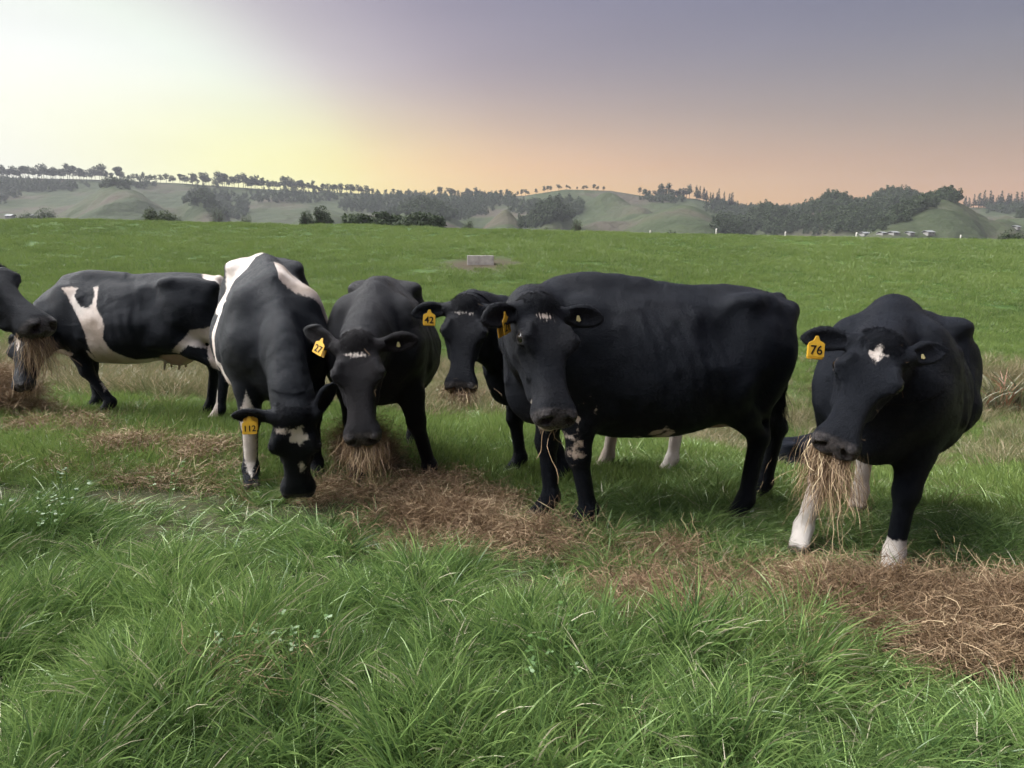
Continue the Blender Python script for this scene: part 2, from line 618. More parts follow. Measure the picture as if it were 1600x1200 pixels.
def crown_mesh(name, lobes, n, size, mat, seed, flat=.5):
    """leaf sprays (small bent quads) spread over the volume of several lobes (cx, cy, cz, rx, ry, rz)"""
    r = np.random.default_rng(seed)
    lobes = np.array(lobes, float)
    w = (lobes[:, 3] * lobes[:, 4] * lobes[:, 5])**(2 / 3)
    li = r.choice(len(lobes), n, p=w / w.sum())
    d = r.normal(size=(n, 3))
    d /= np.linalg.norm(d, axis=1)[:, None]
    rad = r.uniform(.45, 1.06, n)**.6
    c = lobes[li, :3] + d * lobes[li, 3:] * rad[:, None]
    nr = d + r.normal(0, .6, (n, 3)) + np.array([0, 0, flat])
    nr /= np.linalg.norm(nr, axis=1)[:, None]
    a = np.cross(nr, r.normal(size=(n, 3)))
    a /= np.linalg.norm(a, axis=1)[:, None]
    b = np.cross(nr, a)
    s = size * r.uniform(.5, 1.3, n)[:, None]
    v = np.stack([c - a * s, c - b * s * .55 - nr * s * .15, c + a * s, c + b * s * .55 - nr * s * .15], 1).reshape(-1, 3)
    f = np.arange(4 * n).reshape(-1, 4)
    sh = np.repeat(np.clip(.5 + .5 * r.normal(0, .6, n), 0, 1), 4)
    return mesh_from(name, v, f, mat, False, {'shade': ('FLOAT', sh)})


def row_tree_meshes(k):
    """tall bare-trunked plantation tree with a rounded top"""
    r = np.random.default_rng(100 + k)
    H = r.uniform(15, 19)
    parts = [tube([(0, 0, -3), (r.normal(0, .2), 0, H * .45), (r.normal(0, .3), 0, H * .9)], [.26, .19, .07])]
    lobes = []
    for j in range(8):
        a = r.uniform(0, 6.28)
        z = H * r.uniform(.36, .88)
        rr = 3.6 * (1.25 - .9 * (z / H - .36))
        q = (math.cos(a) * r.uniform(.3, 2.6), math.sin(a) * r.uniform(.3, 2.6), z)
        lobes.append(q + (rr * r.uniform(.5, .8), rr * r.uniform(.5, .8), H * r.uniform(.09, .15)))
        parts.append(tube([(0, 0, z * .8), q], [.12, .04], 4))
    lobes.append((0, 0, H * .92, 1.3, 1.3, H * .09))
    v, f = merge(parts)
    return mesh_from('row_trunk', v, f, BARK), crown_mesh('row_crown', lobes, 420, .8, LEAF_P, 40 + k)


def conifer_meshes(k):
    r = np.random.default_rng(200 + k)
    H = r.uniform(15, 21)
    v, f = tube([(0, 0, -3), (0, 0, H * .5), (0, 0, H)], [.4, .22, .03])
    lobes = []
    for j in range(9):
        z = H * (.22 + .78 * j / 8)
        rr = (1 - j / 9.5) * 3.1 * r.uniform(.75, 1.1)
        lobes.append((r.normal(0, .25), r.normal(0, .25), z, rr, rr, H * .075))
    return mesh_from('conifer_trunk', v, f, BARK), crown_mesh('conifer_crown', lobes, 300, .8, LEAF_P, 60 + k, .2)


def broad_meshes(k, W, H, n, mat, base=.25, flat=1.0, size=.35):
    r = np.random.default_rng(300 + k)
    parts = [tube([(0, 0, -1.5), (r.normal(0, .1), 0, H * base), (r.normal(0, .3), r.normal(0, .3), H * .65)], [.03 * H, .022 * H, .008 * H], 8)]
    lobes = []
    for j in range(22):
        a = r.uniform(0, 6.28)
        q = r.uniform(0, 1)**.5
        z = H * (base + (.95 - base) * r.uniform(.15, 1) * math.sqrt(max(.05, 1 - q * q * .85)))
        c = (math.cos(a) * q * W * .36, math.sin(a) * q * W * .36, z)
        lobes.append(c + (W * r.uniform(.13, .20), W * r.uniform(.13, .20), H * r.uniform(.11, .18) * flat))
        parts.append(tube([(0, 0, H * base * .9), (c[0] * .5, c[1] * .5, c[2] * .8), c], [.011 * H, .007 * H, .003 * H], 5))
    v, f = merge(parts)
    return mesh_from('broad_trunk', v, f, BARK), crown_mesh('broad_crown', lobes, n, size, mat, 80 + k)


def plant_tree(name, meshes, pos, s, label, group=None, rz=0.0, cat='tree'):
    t = empty(name, pos, rz)
    t.scale = s if isinstance(s, tuple) else (s, s, s)
    link('trunk', meshes[0], t)
    link('crown', meshes[1], t)
    return tag(t, label, cat, group)


ROW = [row_tree_meshes(k) for k in range(4)]
CON = [conifer_meshes(k) for k in range(3)]
rt = np.random.default_rng(17)


def ridge_top(px, dd=0.0):
    RX = np.array(RIDGE, float)
    rd = float(np.interp(px, RX[:, 0], RX[:, 2])) + dd
    return np.array([(px - 800) / FOC * rd, rd, float(hill(np.array([float(px)]), np.array([rd]))[0])])


def tree_row(x0, x1, step, hpx, lab, grp, kind=ROW, jit=3.0, name='plantation_tree', hv=.30):
    x = x0
    while x < x1:
        p = ridge_top(x, rt.uniform(-12, 4))
        hh = hpx * .80 * p[1] / FOC
        s = hh / 17.0 * rt.uniform(1 - hv, 1 + hv)
        plant_tree(name, kind[int(rt.integers(len(kind)))], p, (s * rt.uniform(1.25, 1.75), s * rt.uniform(1.25, 1.75), s), lab, grp, rt.uniform(0, 6.28))
        x += step * rt.choice([.35, .5, .75, 1.0])


tree_row(-10, 38, 8, 19, 'tree in the dense grove at the left end of the ridge', 'ridge grove at the far left')
tree_row(40, 172, 6.5, 21, 'tall bare-stemmed tree in the glowing row on the far left ridge', 'glowing row on the left ridge')
tree_row(176, 216, 8, 23, 'tree in the tall dark clump on the left ridge', 'dark clump on the left ridge')
tree_row(220, 345, 8.5, 15, 'low tree on the ridge right of the tall dark clump', 'low ridge trees behind the cone-shaped hill')
tree_row(316, 340, 11, 22, 'taller round tree standing above the low ridge trees', 'round trees on the ridge')
tree_row(350, 500, 7, 20, 'slender tree in the long plantation row on the ridge', 'long plantation row on the ridge')
tree_row(500, 590, 7, 16, 'slender tree at the right end of the long ridge row', 'right end of the long ridge row')
tree_row(596, 690, 13, 9, 'small tree on the middle of the ridge', 'small trees on the middle ridge')
tree_row(690, 750, 6.5, 15, 'tree in the short pale row on the middle ridge', 'short row on the middle ridge')
tree_row(755, 940, 12, 11, 'small tree dotted on the ridge above the gullied slope', 'small trees above the gullied slope')
tree_row(994, 1018, 8, 13, 'tree at the left of the small hilltop stand', 'left of the hilltop stand')
tree_row(1024, 1072, 6.5, 20, 'bare-stemmed tree in the small hilltop stand', 'hilltop stand right of centre')
tree_row(1080, 1135, 8, 20, 'dark conifer stepping down from the hilltop stand', 'conifers beside the hilltop stand', CON, name='conifer_tree')
tree_row(1490, 1610, 7.5, 20, 'dark conifer on the skyline at the right edge', 'conifers at the right edge', CON, name='conifer_tree')

# single trees and bushes standing behind the paddock crest
def valley_tree(px, base_py, top_py, wpx, d, k, label, mat=LEAF_D, n=2600, flat=1.0, name='broadleaf_tree', cat='tree'):
    x = (px - 800) / FOC * d
    g = gz(x, d)
    H = float(ray(px, top_py)[2] * d + CAM_H) - g
    W = wpx / FOC * d
    vis = (base_py - top_py) / FOC * d
    t = plant_tree(name, broad_meshes(k, W, H, n, mat, base=max(.15, 1 - vis / H * 1.25), flat=flat * max(.55, vis / H), size=W * .035), (x, d, g), 1.0, label, None, 0.0, cat)
    return t


valley_tree(262, 347, 317, 54, 170, 1, 'round spreading grey-green tree behind the paddock crest at left', LEAF_G)
valley_tree(292, 347, 339, 14, 165, 2, 'small bush just right of the round spreading tree', LEAF_G, 700, name='bush', cat='bush')
valley_tree(489, 350, 318, 32, 150, 3, 'narrow left part of the dark tree pair on the crest', LEAF_D)
valley_tree(508, 350, 317, 40, 155, 4, 'rounded dark tree beside the wide spreading trees', LEAF_D, 3200)
valley_tree(566, 354, 329, 86, 150, 5, 'wide dark spreading tree, left of three behind the crest', LEAF_D, 3400, .8)
valley_tree(616, 355, 327, 92, 160, 6, 'wide dark spreading tree, middle of three behind the crest', LEAF_D, 3400, .8)
valley_tree(664, 356, 330, 82, 152, 7, 'wide dark spreading tree, right of three behind the crest', LEAF_D, 3400, .8)
valley_tree(733, 357, 338, 24, 260, 8, 'small hazy tree between the spreading trees and the brown knoll', LEAF_G, 1200)
valley_tree(900, 361, 333, 24, 190, 9, 'slim ragged tree alone below the green slope', LEAF_G, 900, .9)
valley_tree(853, 361, 354, 16, 190, 10, 'tiny bush left of the slim ragged tree', LEAF_G, 500, name='bush', cat='bush')
valley_tree(88, 344, 322, 34, 330, 11, 'hazy tree by the far white farmhouse at left', LEAF_G, 1200)
valley_tree(60, 344, 333, 44, 340, 12, 'low hazy shelter tree left of the far farmhouse', LEAF_G, 1200)
valley_tree(2, 344, 328, 26, 250, 13, 'dark tree at the left edge behind the crest', LEAF_D, 1200)
valley_tree(350, 347, 318, 26, 330, 14, 'tall hazy tree in the left gully mouth', LEAF_G, 1200)
valley_tree(392, 347, 332, 22, 250, 15, 'small hazy tree left of the dark tree pair', LEAF_G, 900)
valley_tree(1562, 377, 357, 38, 190, 16, 'rounded dark shrub near the right edge of the crest', LEAF_D, 1500, name='bush', cat='bush')
valley_tree(1592, 377, 360, 34, 200, 17, 'second dark shrub at the right edge of the crest', LEAF_D, 1500, name='bush', cat='bush')
valley_tree(1502, 377, 371, 30, 210, 18, 'low clipped hedge plant left of the dark shrubs', LEAF_D, 700, name='bush', cat='bush')
valley_tree(1045, 365, 360, 20, 200, 19, 'low bush behind the crest near the white posts', LEAF_D, 500, name='bush', cat='bush')

# ------------------------------------------------------------------ forest over the right hand hill: one mass
def scatter_object(name, pts, rot, scl, idx, coll, label, kind='stuff'):
    """points that carry instances of the meshes in an unlinked collection"""
    me_ = mesh_from(name, pts, [], None, False, {'rot': ('FLOAT_VECTOR', rot), 'scl': ('FLOAT_VECTOR', scl), 'idx': ('INT', idx)})
    o = link(name, me_)
    ng = bpy.data.node_groups.new(name + '_scatter', 'GeometryNodeTree')
    ng.interface.new_socket('Geometry', in_out='INPUT', socket_type='NodeSocketGeometry')
    ng.interface.new_socket('Geometry', in_out='OUTPUT', socket_type='NodeSocketGeometry')
    N, Lk = ng.nodes, ng.links
    gi, go = N.new('NodeGroupInput'), N.new('NodeGroupOutput')
    ci = N.new('GeometryNodeCollectionInfo')
    ci.inputs['Collection'].default_value = coll
    ci.inputs['Separate Children'].default_value = True
    ci.inputs['Reset Children'].default_value = True
    ip = N.new('GeometryNodeInstanceOnPoints')
    ip.inputs['Pick Instance'].default_value = True

    def na(nm, typ):
        a = N.new('GeometryNodeInputNamedAttribute')
        a.data_type = typ
        a.inputs['Name'].default_value = nm
        return a.outputs['Attribute']
    Lk.new(gi.outputs[0], ip.inputs['Points'])
    Lk.new(ci.outputs[0], ip.inputs['Instance'])
    Lk.new(na('idx', 'INT'), ip.inputs['Instance Index'])
    Lk.new(na('rot', 'FLOAT_VECTOR'), ip.inputs['Rotation'])
    Lk.new(na('scl', 'FLOAT_VECTOR'), ip.inputs['Scale'])
    Lk.new(ip.outputs[0], go.inputs[0])
    md = o.modifiers.new('scatter', 'NODES')
    md.node_group = ng
    tag(o, label, kind=kind)
    return o


def unlinked(name, meshes):
    c = bpy.data.collections.new(name)
    for i, m in enumerate(meshes):
        c.objects.link(bpy.data.objects.new('%s_%02d' % (name, i), m))
    return c


def forest_mask(px, py):
    m = np.zeros(px.shape)

    def blob(x, y, w, h, s=1.0):
        return s * (1 - sstep(.55, 1.1, np.hypot((px - x) / w, (py - y) / h)))
    for b in ((1400, 322, 80, 32), (1290, 338, 110, 34), (1190, 345, 75, 28), (1150, 352, 50, 20), (1440, 315, 30, 26), (1570, 335, 60, 14), (1480, 308, 40, 12),
              (640, 322, 110, 20, .9), (700, 330, 70, 18), (760, 318, 60, 10), (835, 340, 45, 22), (1030, 316, 40, 5, .6), (880, 330, 30, 16, .9), (20, 300, 40, 22, .7), (70, 296, 90, 9, .9), (340, 316, 40, 20, .8), (470, 312, 90, 10, .8), (380, 330, 26, 16, .8),
              (1120, 330, 30, 14, .9), (220, 296, 50, 6, .6)):
        m = np.maximum(m, blob(*b))
    # open grass knolls
    for b in ((1475, 345, 75, 32), (1548, 350, 48, 18), (1070, 345, 60, 26), (790, 345, 48, 14), (190, 325, 80, 34)):
        m = m * (1 - blob(*b))
    return m


fp = np.stack([rt.uniform(-40, 1640, 36000), np.exp(rt.uniform(math.log(420), math.log(1000), 36000))], 1)
fz = hill(fp[:, 0], fp[:, 1])
fpy = 405 - (fz - CAM_H) / fp[:, 1] / .986 * FOC
keep = rt.uniform(0, 1, len(fp)) < forest_mask(fp[:, 0], fpy) * 1.0
fp, fz = fp[keep], fz[keep]
fpts = np.stack([(fp[:, 0] - 800) / FOC * fp[:, 1], fp[:, 1], fz - .5], 1)
fm = [crown_mesh('forest_crown_%d' % k, [(rt.normal(0, 1.2), rt.normal(0, 1.2), 3 + 3.0 * j / 2, 2.6 - .4 * j, 2.6 - .4 * j, 2.0) for j in range(4)], 190, .75, LEAF_D, 500 + k) for k in range(4)]
fm.append(CON[0][1])
nf = len(fpts)
fs = rt.uniform(.55, 1.25, nf)
scatter_object('forest', fpts, np.stack([np.zeros(nf), np.zeros(nf), rt.uniform(0, 6.28, nf)], 1), np.stack([fs, fs, fs * rt.uniform(.8, 1.2, nf)], 1) * .85,
               rt.choice(5, nf, p=[.25, .25, .25, .25, .0]), unlinked('forest_crowns', fm), 'dark bush and forest covering the far hillsides')
print('forest trees', nf)
# ------------------------------------------------------------------ cattle
def smin(a, b, k):
    h = np.maximum(k - np.abs(a - b), 0) / k
    return np.minimum(a, b) - h * h * k * .25


class Field:
    """implicit surface on a rectilinear grid, meshed with surface nets"""
    def __init__(self, xs, ys, zs):
        self.ax = [np.asarray(a, np.float32) for a in (xs, ys, zs)]
        self.F = np.full([len(a) for a in self.ax], 1.0, np.float32)

    def sub(self, lo, hi):
        sl, gr = [], []
        for a, l, h in zip(self.ax, lo, hi):
            i0, i1 = int(np.searchsorted(a, l)), int(np.searchsorted(a, h))
            sl.append(slice(i0, i1))
            gr.append(a[i0:i1])
        if min(len(g) for g in gr) == 0:
            return None, None
        return tuple(sl), [gr[0][:, None, None], gr[1][None, :, None], gr[2][None, None, :]]

    def put(self, fn, lo, hi, k, cut=False):
        sl, g = self.sub(np.asarray(lo) - k - .02, np.asarray(hi) + k + .02)
        if sl is None:
            return
        d = fn(*g)
        if cut:
            self.F[sl] = -smin(-self.F[sl], d, k)
        else:
            self.F[sl] = smin(self.F[sl], d, k)

    def ell(self, c, r, k=.04, M=None, cut=False):
        c, r = np.asarray(c, float), np.asarray(r, float)
        ext = np.full(3, r.max()) if M is not None else r
        M3 = np.eye(3) if M is None else np.asarray(M)      # rows = local axes

        def fn(X, Y, Z):
            x, y, z = X - c[0], Y - c[1], Z - c[2]
            q = [(M3[i][0] * x + M3[i][1] * y + M3[i][2] * z) for i in range(3)]
            k0 = np.sqrt((q[0] / r[0])**2 + (q[1] / r[1])**2 + (q[2] / r[2])**2)
            k1 = np.sqrt((q[0] / r[0]**2)**2 + (q[1] / r[1]**2)**2 + (q[2] / r[2]**2)**2)
            return k0 * (k0 - 1) / np.maximum(k1, 1e-4)
        self.put(fn, c - ext, c + ext, k, cut)

    def cone(self, a, b, ra, rb, k=.03, cut=False):
        a, b = np.asarray(a, float), np.asarray(b, float)
        ab = b - a
        L2 = float(ab @ ab) + 1e-9

        def fn(X, Y, Z):
            x, y, z = X - a[0], Y - a[1], Z - a[2]
            t = np.clip((x * ab[0] + y * ab[1] + z * ab[2]) / L2, 0, 1)
            return np.sqrt((x - t * ab[0])**2 + (y - t * ab[1])**2 + (z - t * ab[2])**2) - (ra + (rb - ra) * t)
        r = max(ra, rb)
        self.put(fn, np.minimum(a, b) - r, np.maximum(a, b) + r, k, cut)

    def mesh(self):
        F = self.F
        S = F < 0
        nx, ny, nz = F.shape
        cnt = np.zeros((nx - 1, ny - 1, nz - 1), np.int8)
        for dx in (0, 1):
            for dy in (0, 1):
                for dz in (0, 1):
                    cnt += S[dx:nx - 1 + dx, dy:ny - 1 + dy, dz:nz - 1 + dz]
        act = (cnt > 0) & (cnt < 8)
        I, J, K = np.nonzero(act)
        idx = np.full(act.shape, -1, np.int32)
        idx[I, J, K] = np.arange(len(I))
        acc = np.zeros((len(I), 3))
        num = np.zeros(len(I))
        ax = self.ax
        for d in range(3):
            o1, o2 = [e for e in range(3) if e != d]
            for u in (0, 1):
                for v in (0, 1):
                    off0 = [0, 0, 0]
                    off0[o1], off0[o2] = u, v
                    off1 = list(off0)
                    off1[d] = 1
                    a0 = (I + off0[0], J + off0[1], K + off0[2])
                    a1 = (I + off1[0], J + off1[1], K + off1[2])
                    f0, f1 = F[a0], F[a1]
                    cr = (f0 < 0) != (f1 < 0)
                    t = np.where(cr, f0 / np.where(cr, f0 - f1, 1), 0)
                    p = np.stack([ax[e][a0[e]] for e in range(3)], 1).astype(float)
                    p[:, d] += t * (ax[d][a1[d]] - ax[d][a0[d]])
                    acc[cr] += p[cr]
                    num[cr] += 1
        V = acc / num[:, None]
        Q = []
        for d in range(3):
            o1, o2 = [(1, 2), (2, 0), (0, 1)][d]
            sl0 = [slice(None)] * 3
            sl1 = [slice(None)] * 3
            sl0[d], sl1[d] = slice(0, -1), slice(1, None)
            a, b = S[tuple(sl0)], S[tuple(sl1)]
            E = np.stack(np.nonzero(a != b), 1)
            ok = (E[:, o1] > 0) & (E[:, o2] > 0) & (E[:, o1] < F.shape[o1] - 1) & (E[:, o2] < F.shape[o2] - 1)
            E = E[ok]
            ins = a[tuple(E.T)]
            c = []
            for u, v in ((-1, -1), (0, -1), (0, 0), (-1, 0)):
                e = E.copy()
                e[:, o1] += u
                e[:, o2] += v
                c.append(idx[tuple(e.T)])
            q = np.stack(c, 1)
            q[~ins] = q[~ins][:, ::-1]
            Q.append(q)
        Q = np.concatenate(Q)
        # light smoothing
        ed = np.concatenate([Q[:, [0, 1]], Q[:, [1, 2]], Q[:, [2, 3]], Q[:, [3, 0]]])
        for w in (.5, .35):
            s = np.zeros_like(V)
            n = np.zeros(len(V))
            for e in range(3):
                s[:, e] = np.bincount(ed[:, 0], V[ed[:, 1], e], len(V)) + np.bincount(ed[:, 1], V[ed[:, 0], e], len(V))
            n = np.bincount(ed[:, 0], minlength=len(V)) + np.bincount(ed[:, 1], minlength=len(V))
            V = V * (1 - w) + w * s / n[:, None]
        return V, Q


def unit(v):
    v = np.asarray(v, float)
    return v / max(1e-9, np.linalg.norm(v))


def sstep(a, b, x):
    t = np.clip((x - a) / (b - a), 0, 1)
    return t * t * (3 - 2 * t)


def poly_sd(px, py, poly):
    """signed distance to a polygon, positive inside"""
    P = np.asarray(poly, float)
    d = np.full(px.shape, 1e9)
    ins = np.zeros(px.shape, bool)
    for a, b in zip(P, np.roll(P, -1, 0)):
        ex, ey = b - a
        wx, wy = px - a[0], py - a[1]
        t = np.clip((wx * ex + wy * ey) / (ex * ex + ey * ey + 1e-12), 0, 1)
        d = np.minimum(d, (wx - ex * t)**2 + (wy - ey * t)**2)
        c = ((a[1] > py) != (b[1] > py)) & (px < ex * (py - a[1]) / (ey + 1e-12 * (ey == 0)) + a[0])
        ins ^= c
    return np.where(ins, 1, -1) * np.sqrt(d)


# ---- coat material: attributes carry which hair is white, bare skin and horn; light does the rest
def coat_material(name, blk, brn):
    m = Mat(name)
    tco = m.node('ShaderNodeTexCoord').outputs['Object']
    mp = m.node('ShaderNodeMapping')
    mp.inputs['Scale'].default_value = (40, 130, 60)
    m.l.new(tco, mp.inputs[0])
    hair = m.noise(2.2, 5, mp.outputs[0], .7)
    blotch = m.math('MULTIPLY_ADD', m.noise(3.0, 4, tco), 2.4, -.7, clamp=True)
    dark = m.mix(m.math('MULTIPLY', m.attr('tone'), blotch, clamp=True), blk, brn)
    dark = m.mix(m.math('MULTIPLY', hair, .55), dark, tuple(min(1, c * 2.0) for c in blk[:3]) + (1,))
    edge = m.noise(60, 4, tco)
    p = m.math('ADD', m.attr('patch'), m.math('MULTIPLY_ADD', edge, .04, -.02))
    p = m.math('ADD', p, m.math('MULTIPLY_ADD', hair, .020, -.010))
    mask = m.math('MULTIPLY_ADD', p, 80.0, .5, clamp=True)
    white = m.ramp(m.math('ADD', m.math('MULTIPLY', blotch, .6), m.math('MULTIPLY', hair, .4)),
                   [(.28, (.42, .34, .28, 1)), (.5, (.62, .54, .49, 1)), (.72, (.76, .70, .65, 1))])
    c = m.mix(mask, dark, white)
    zone = m.node('ShaderNodeSeparateColor')
    za_ = m.node('ShaderNodeAttribute', attribute_name='zone')
    m.l.new(za_.outputs['Color'], zone.inputs[0])
    c = m.mix(zone.outputs[0], c, m.ramp(m.noise(70, 3, tco), [(.3, (.014, .013, .014, 1)), (.7, (.070, .060, .058, 1))]))
    c = m.mix(zone.outputs[1], c, (.07, .055, .045, 1))
    c = m.mix(zone.outputs[2], c, m.ramp(blotch, [(.3, (.42, .27, .22, 1)), (.7, (.60, .45, .38, 1))]))
    m.set(Base_Color=c)
    rg = m.math('MULTIPLY_ADD', zone.outputs[0], -.25, m.math('MULTIPLY_ADD', hair, .30, .38))
    m.set(Roughness=rg)
    m.b.inputs['Specular IOR Level'].default_value = .17
    m.b.inputs['Specular Tint'].default_value = (.78, .86, 1, 1)
    m.b.inputs['Sheen Weight'].default_value = .012
    m.b.inputs['Sheen Roughness'].default_value = .45
    m.b.inputs['Sheen Tint'].default_value = (.55, .56, .62, 1)
    whorl = m.noise(9, 4, tco, .6)
    c = m.mix(m.math('MULTIPLY', m.attr('pale_hair'), m.math('SUBTRACT', 1.0, mask)), c, (.030, .030, .036, 1))  # random hairs of the dark coat coloured paler so strands show
    grime = m.math('MULTIPLY_ADD', m.noise(26, 5, tco, .7), 4.0, -2.35, clamp=True)
    m.l.remove(m.b.inputs['Base Color'].links[0])
    c = m.mix(m.math('MULTIPLY', grime, m.math('MULTIPLY_ADD', mask, .40, .05)), c, (.15, .115, .08, 1))
    m.set(Base_Color=c)
    m.bump(m.math('ADD', hair, m.math('MULTIPLY', whorl, 1.6)), .85, .014)
    return m.m


COAT_BLUE = coat_material('black_coat', (.0012, .0019, .0042, 1), (.0066, .0056, .0058, 1))
COAT_BROWN = coat_material('brown_black_coat', (.0026, .0023, .0032, 1), (.0105, .0076, .0072, 1))
EYE_M = Mat('eye').set(Base_Color=(.006, .005, .005, 1), Roughness=.10).m
EYE_M.node_tree.nodes['Principled BSDF'].inputs['Specular IOR Level'].default_value = .8
TAG_M = plain('tag_plastic', (.62, .36, .03), .42, .4, 30, .12)
TAG_W = plain('tag_button_plastic', (.42, .37, .18), .45, .4, 30, .12)
INK_M = plain('tag_ink', (.016, .012, .008), .6, .2)

T_X = [-.96, -.90, -.78, -.58, -.36, -.10, .15, .34, .48, .60, .70, .77]
T_TOP = [1.08, 1.21, 1.26, 1.285, 1.268, 1.262, 1.272, 1.285, 1.25, 1.16, 1.06, .96]
T_BOT = [.95, .80, .67, .55, .475, .435, .44, .47, .50, .55, .63, .76]
T_W = [.03, .15, .235, .285, .345, .395, .375, .315, .27, .225, .165, .04]
T_C = [1.03, 1.0, .97, .93, .86, .80, .79, .83, .86, .88, .87, .86]

H_S = [-.05, 0, .06, .12, .18, .24, .30, .36, .42, .47, .505, .527]
H_TOP = [.03, .070, .085, .090, .084, .070, .057, .049, .046, .040, .018, -.012]
H_BOT = [-.05, -.09, -.128, -.155, -.160, -.145, -.122, -.104, -.094, -.090, -.074, -.042]
H_W = [.050, .088, .106, .113, .109, .090, .073, .068, .076, .090, .083, .048]
H_C = [.0, .0, .012, .025, .025, .01, -.008, -.018, -.022, -.024, -.024, -.024]


def loft(F, M, o, S, TOP, BOT, W, C, nu, nl, k, wob=None):
    """egg-section body along local x of frame M (rows) at o"""
    S_, M = np.asarray(S), np.asarray(M)
    lo_l = np.array([S_[0], -max(W), min(BOT)])
    hi_l = np.array([S_[-1], max(W), max(TOP)])
    cor = np.array([[(lo_l, hi_l)[a][0], (lo_l, hi_l)[b][1], (lo_l, hi_l)[c][2]] for a in (0, 1) for b in (0, 1) for c in (0, 1)])
    wc = cor @ M + o
    fine = np.linspace(S_[0], S_[-1], 240)
    tab = [hermite(S, t, fine) for t in (TOP, BOT, W, C)]

    def fn(X, Y, Z):
        x, y, z = X - o[0], Y - o[1], Z - o[2]
        q = [M[i][0] * x + M[i][1] * y + M[i][2] * z for i in range(3)]
        s = np.clip(q[0], S_[0], S_[-1])
        top, bot, w, c = [np.interp(s, fine, t) for t in tab]
        dz = q[2] - c
        up = dz > 0
        h = np.where(up, top - c, c - bot)
        n = np.where(up, nu, nl)
        ay, az = np.abs(q[1]) / w, np.abs(dz) / np.maximum(h, .01)
        r = (ay**n + az**n + 1e-9)**(1 / n)
        rad = np.sqrt(q[1]**2 + dz**2) + 1e-6
        d = np.where(r > .5, rad * (1 - 1 / r), (r - 1) * np.minimum(w, h))
        d = d * .9
        over = np.maximum(np.abs(q[0] - s), 0)
        return np.where(over > 0, np.sqrt(np.maximum(d, 0)**2 + over**2) + .0 * d, d)
    F.put(fn, wc.min(0), wc.max(0), k)


LAST = {}


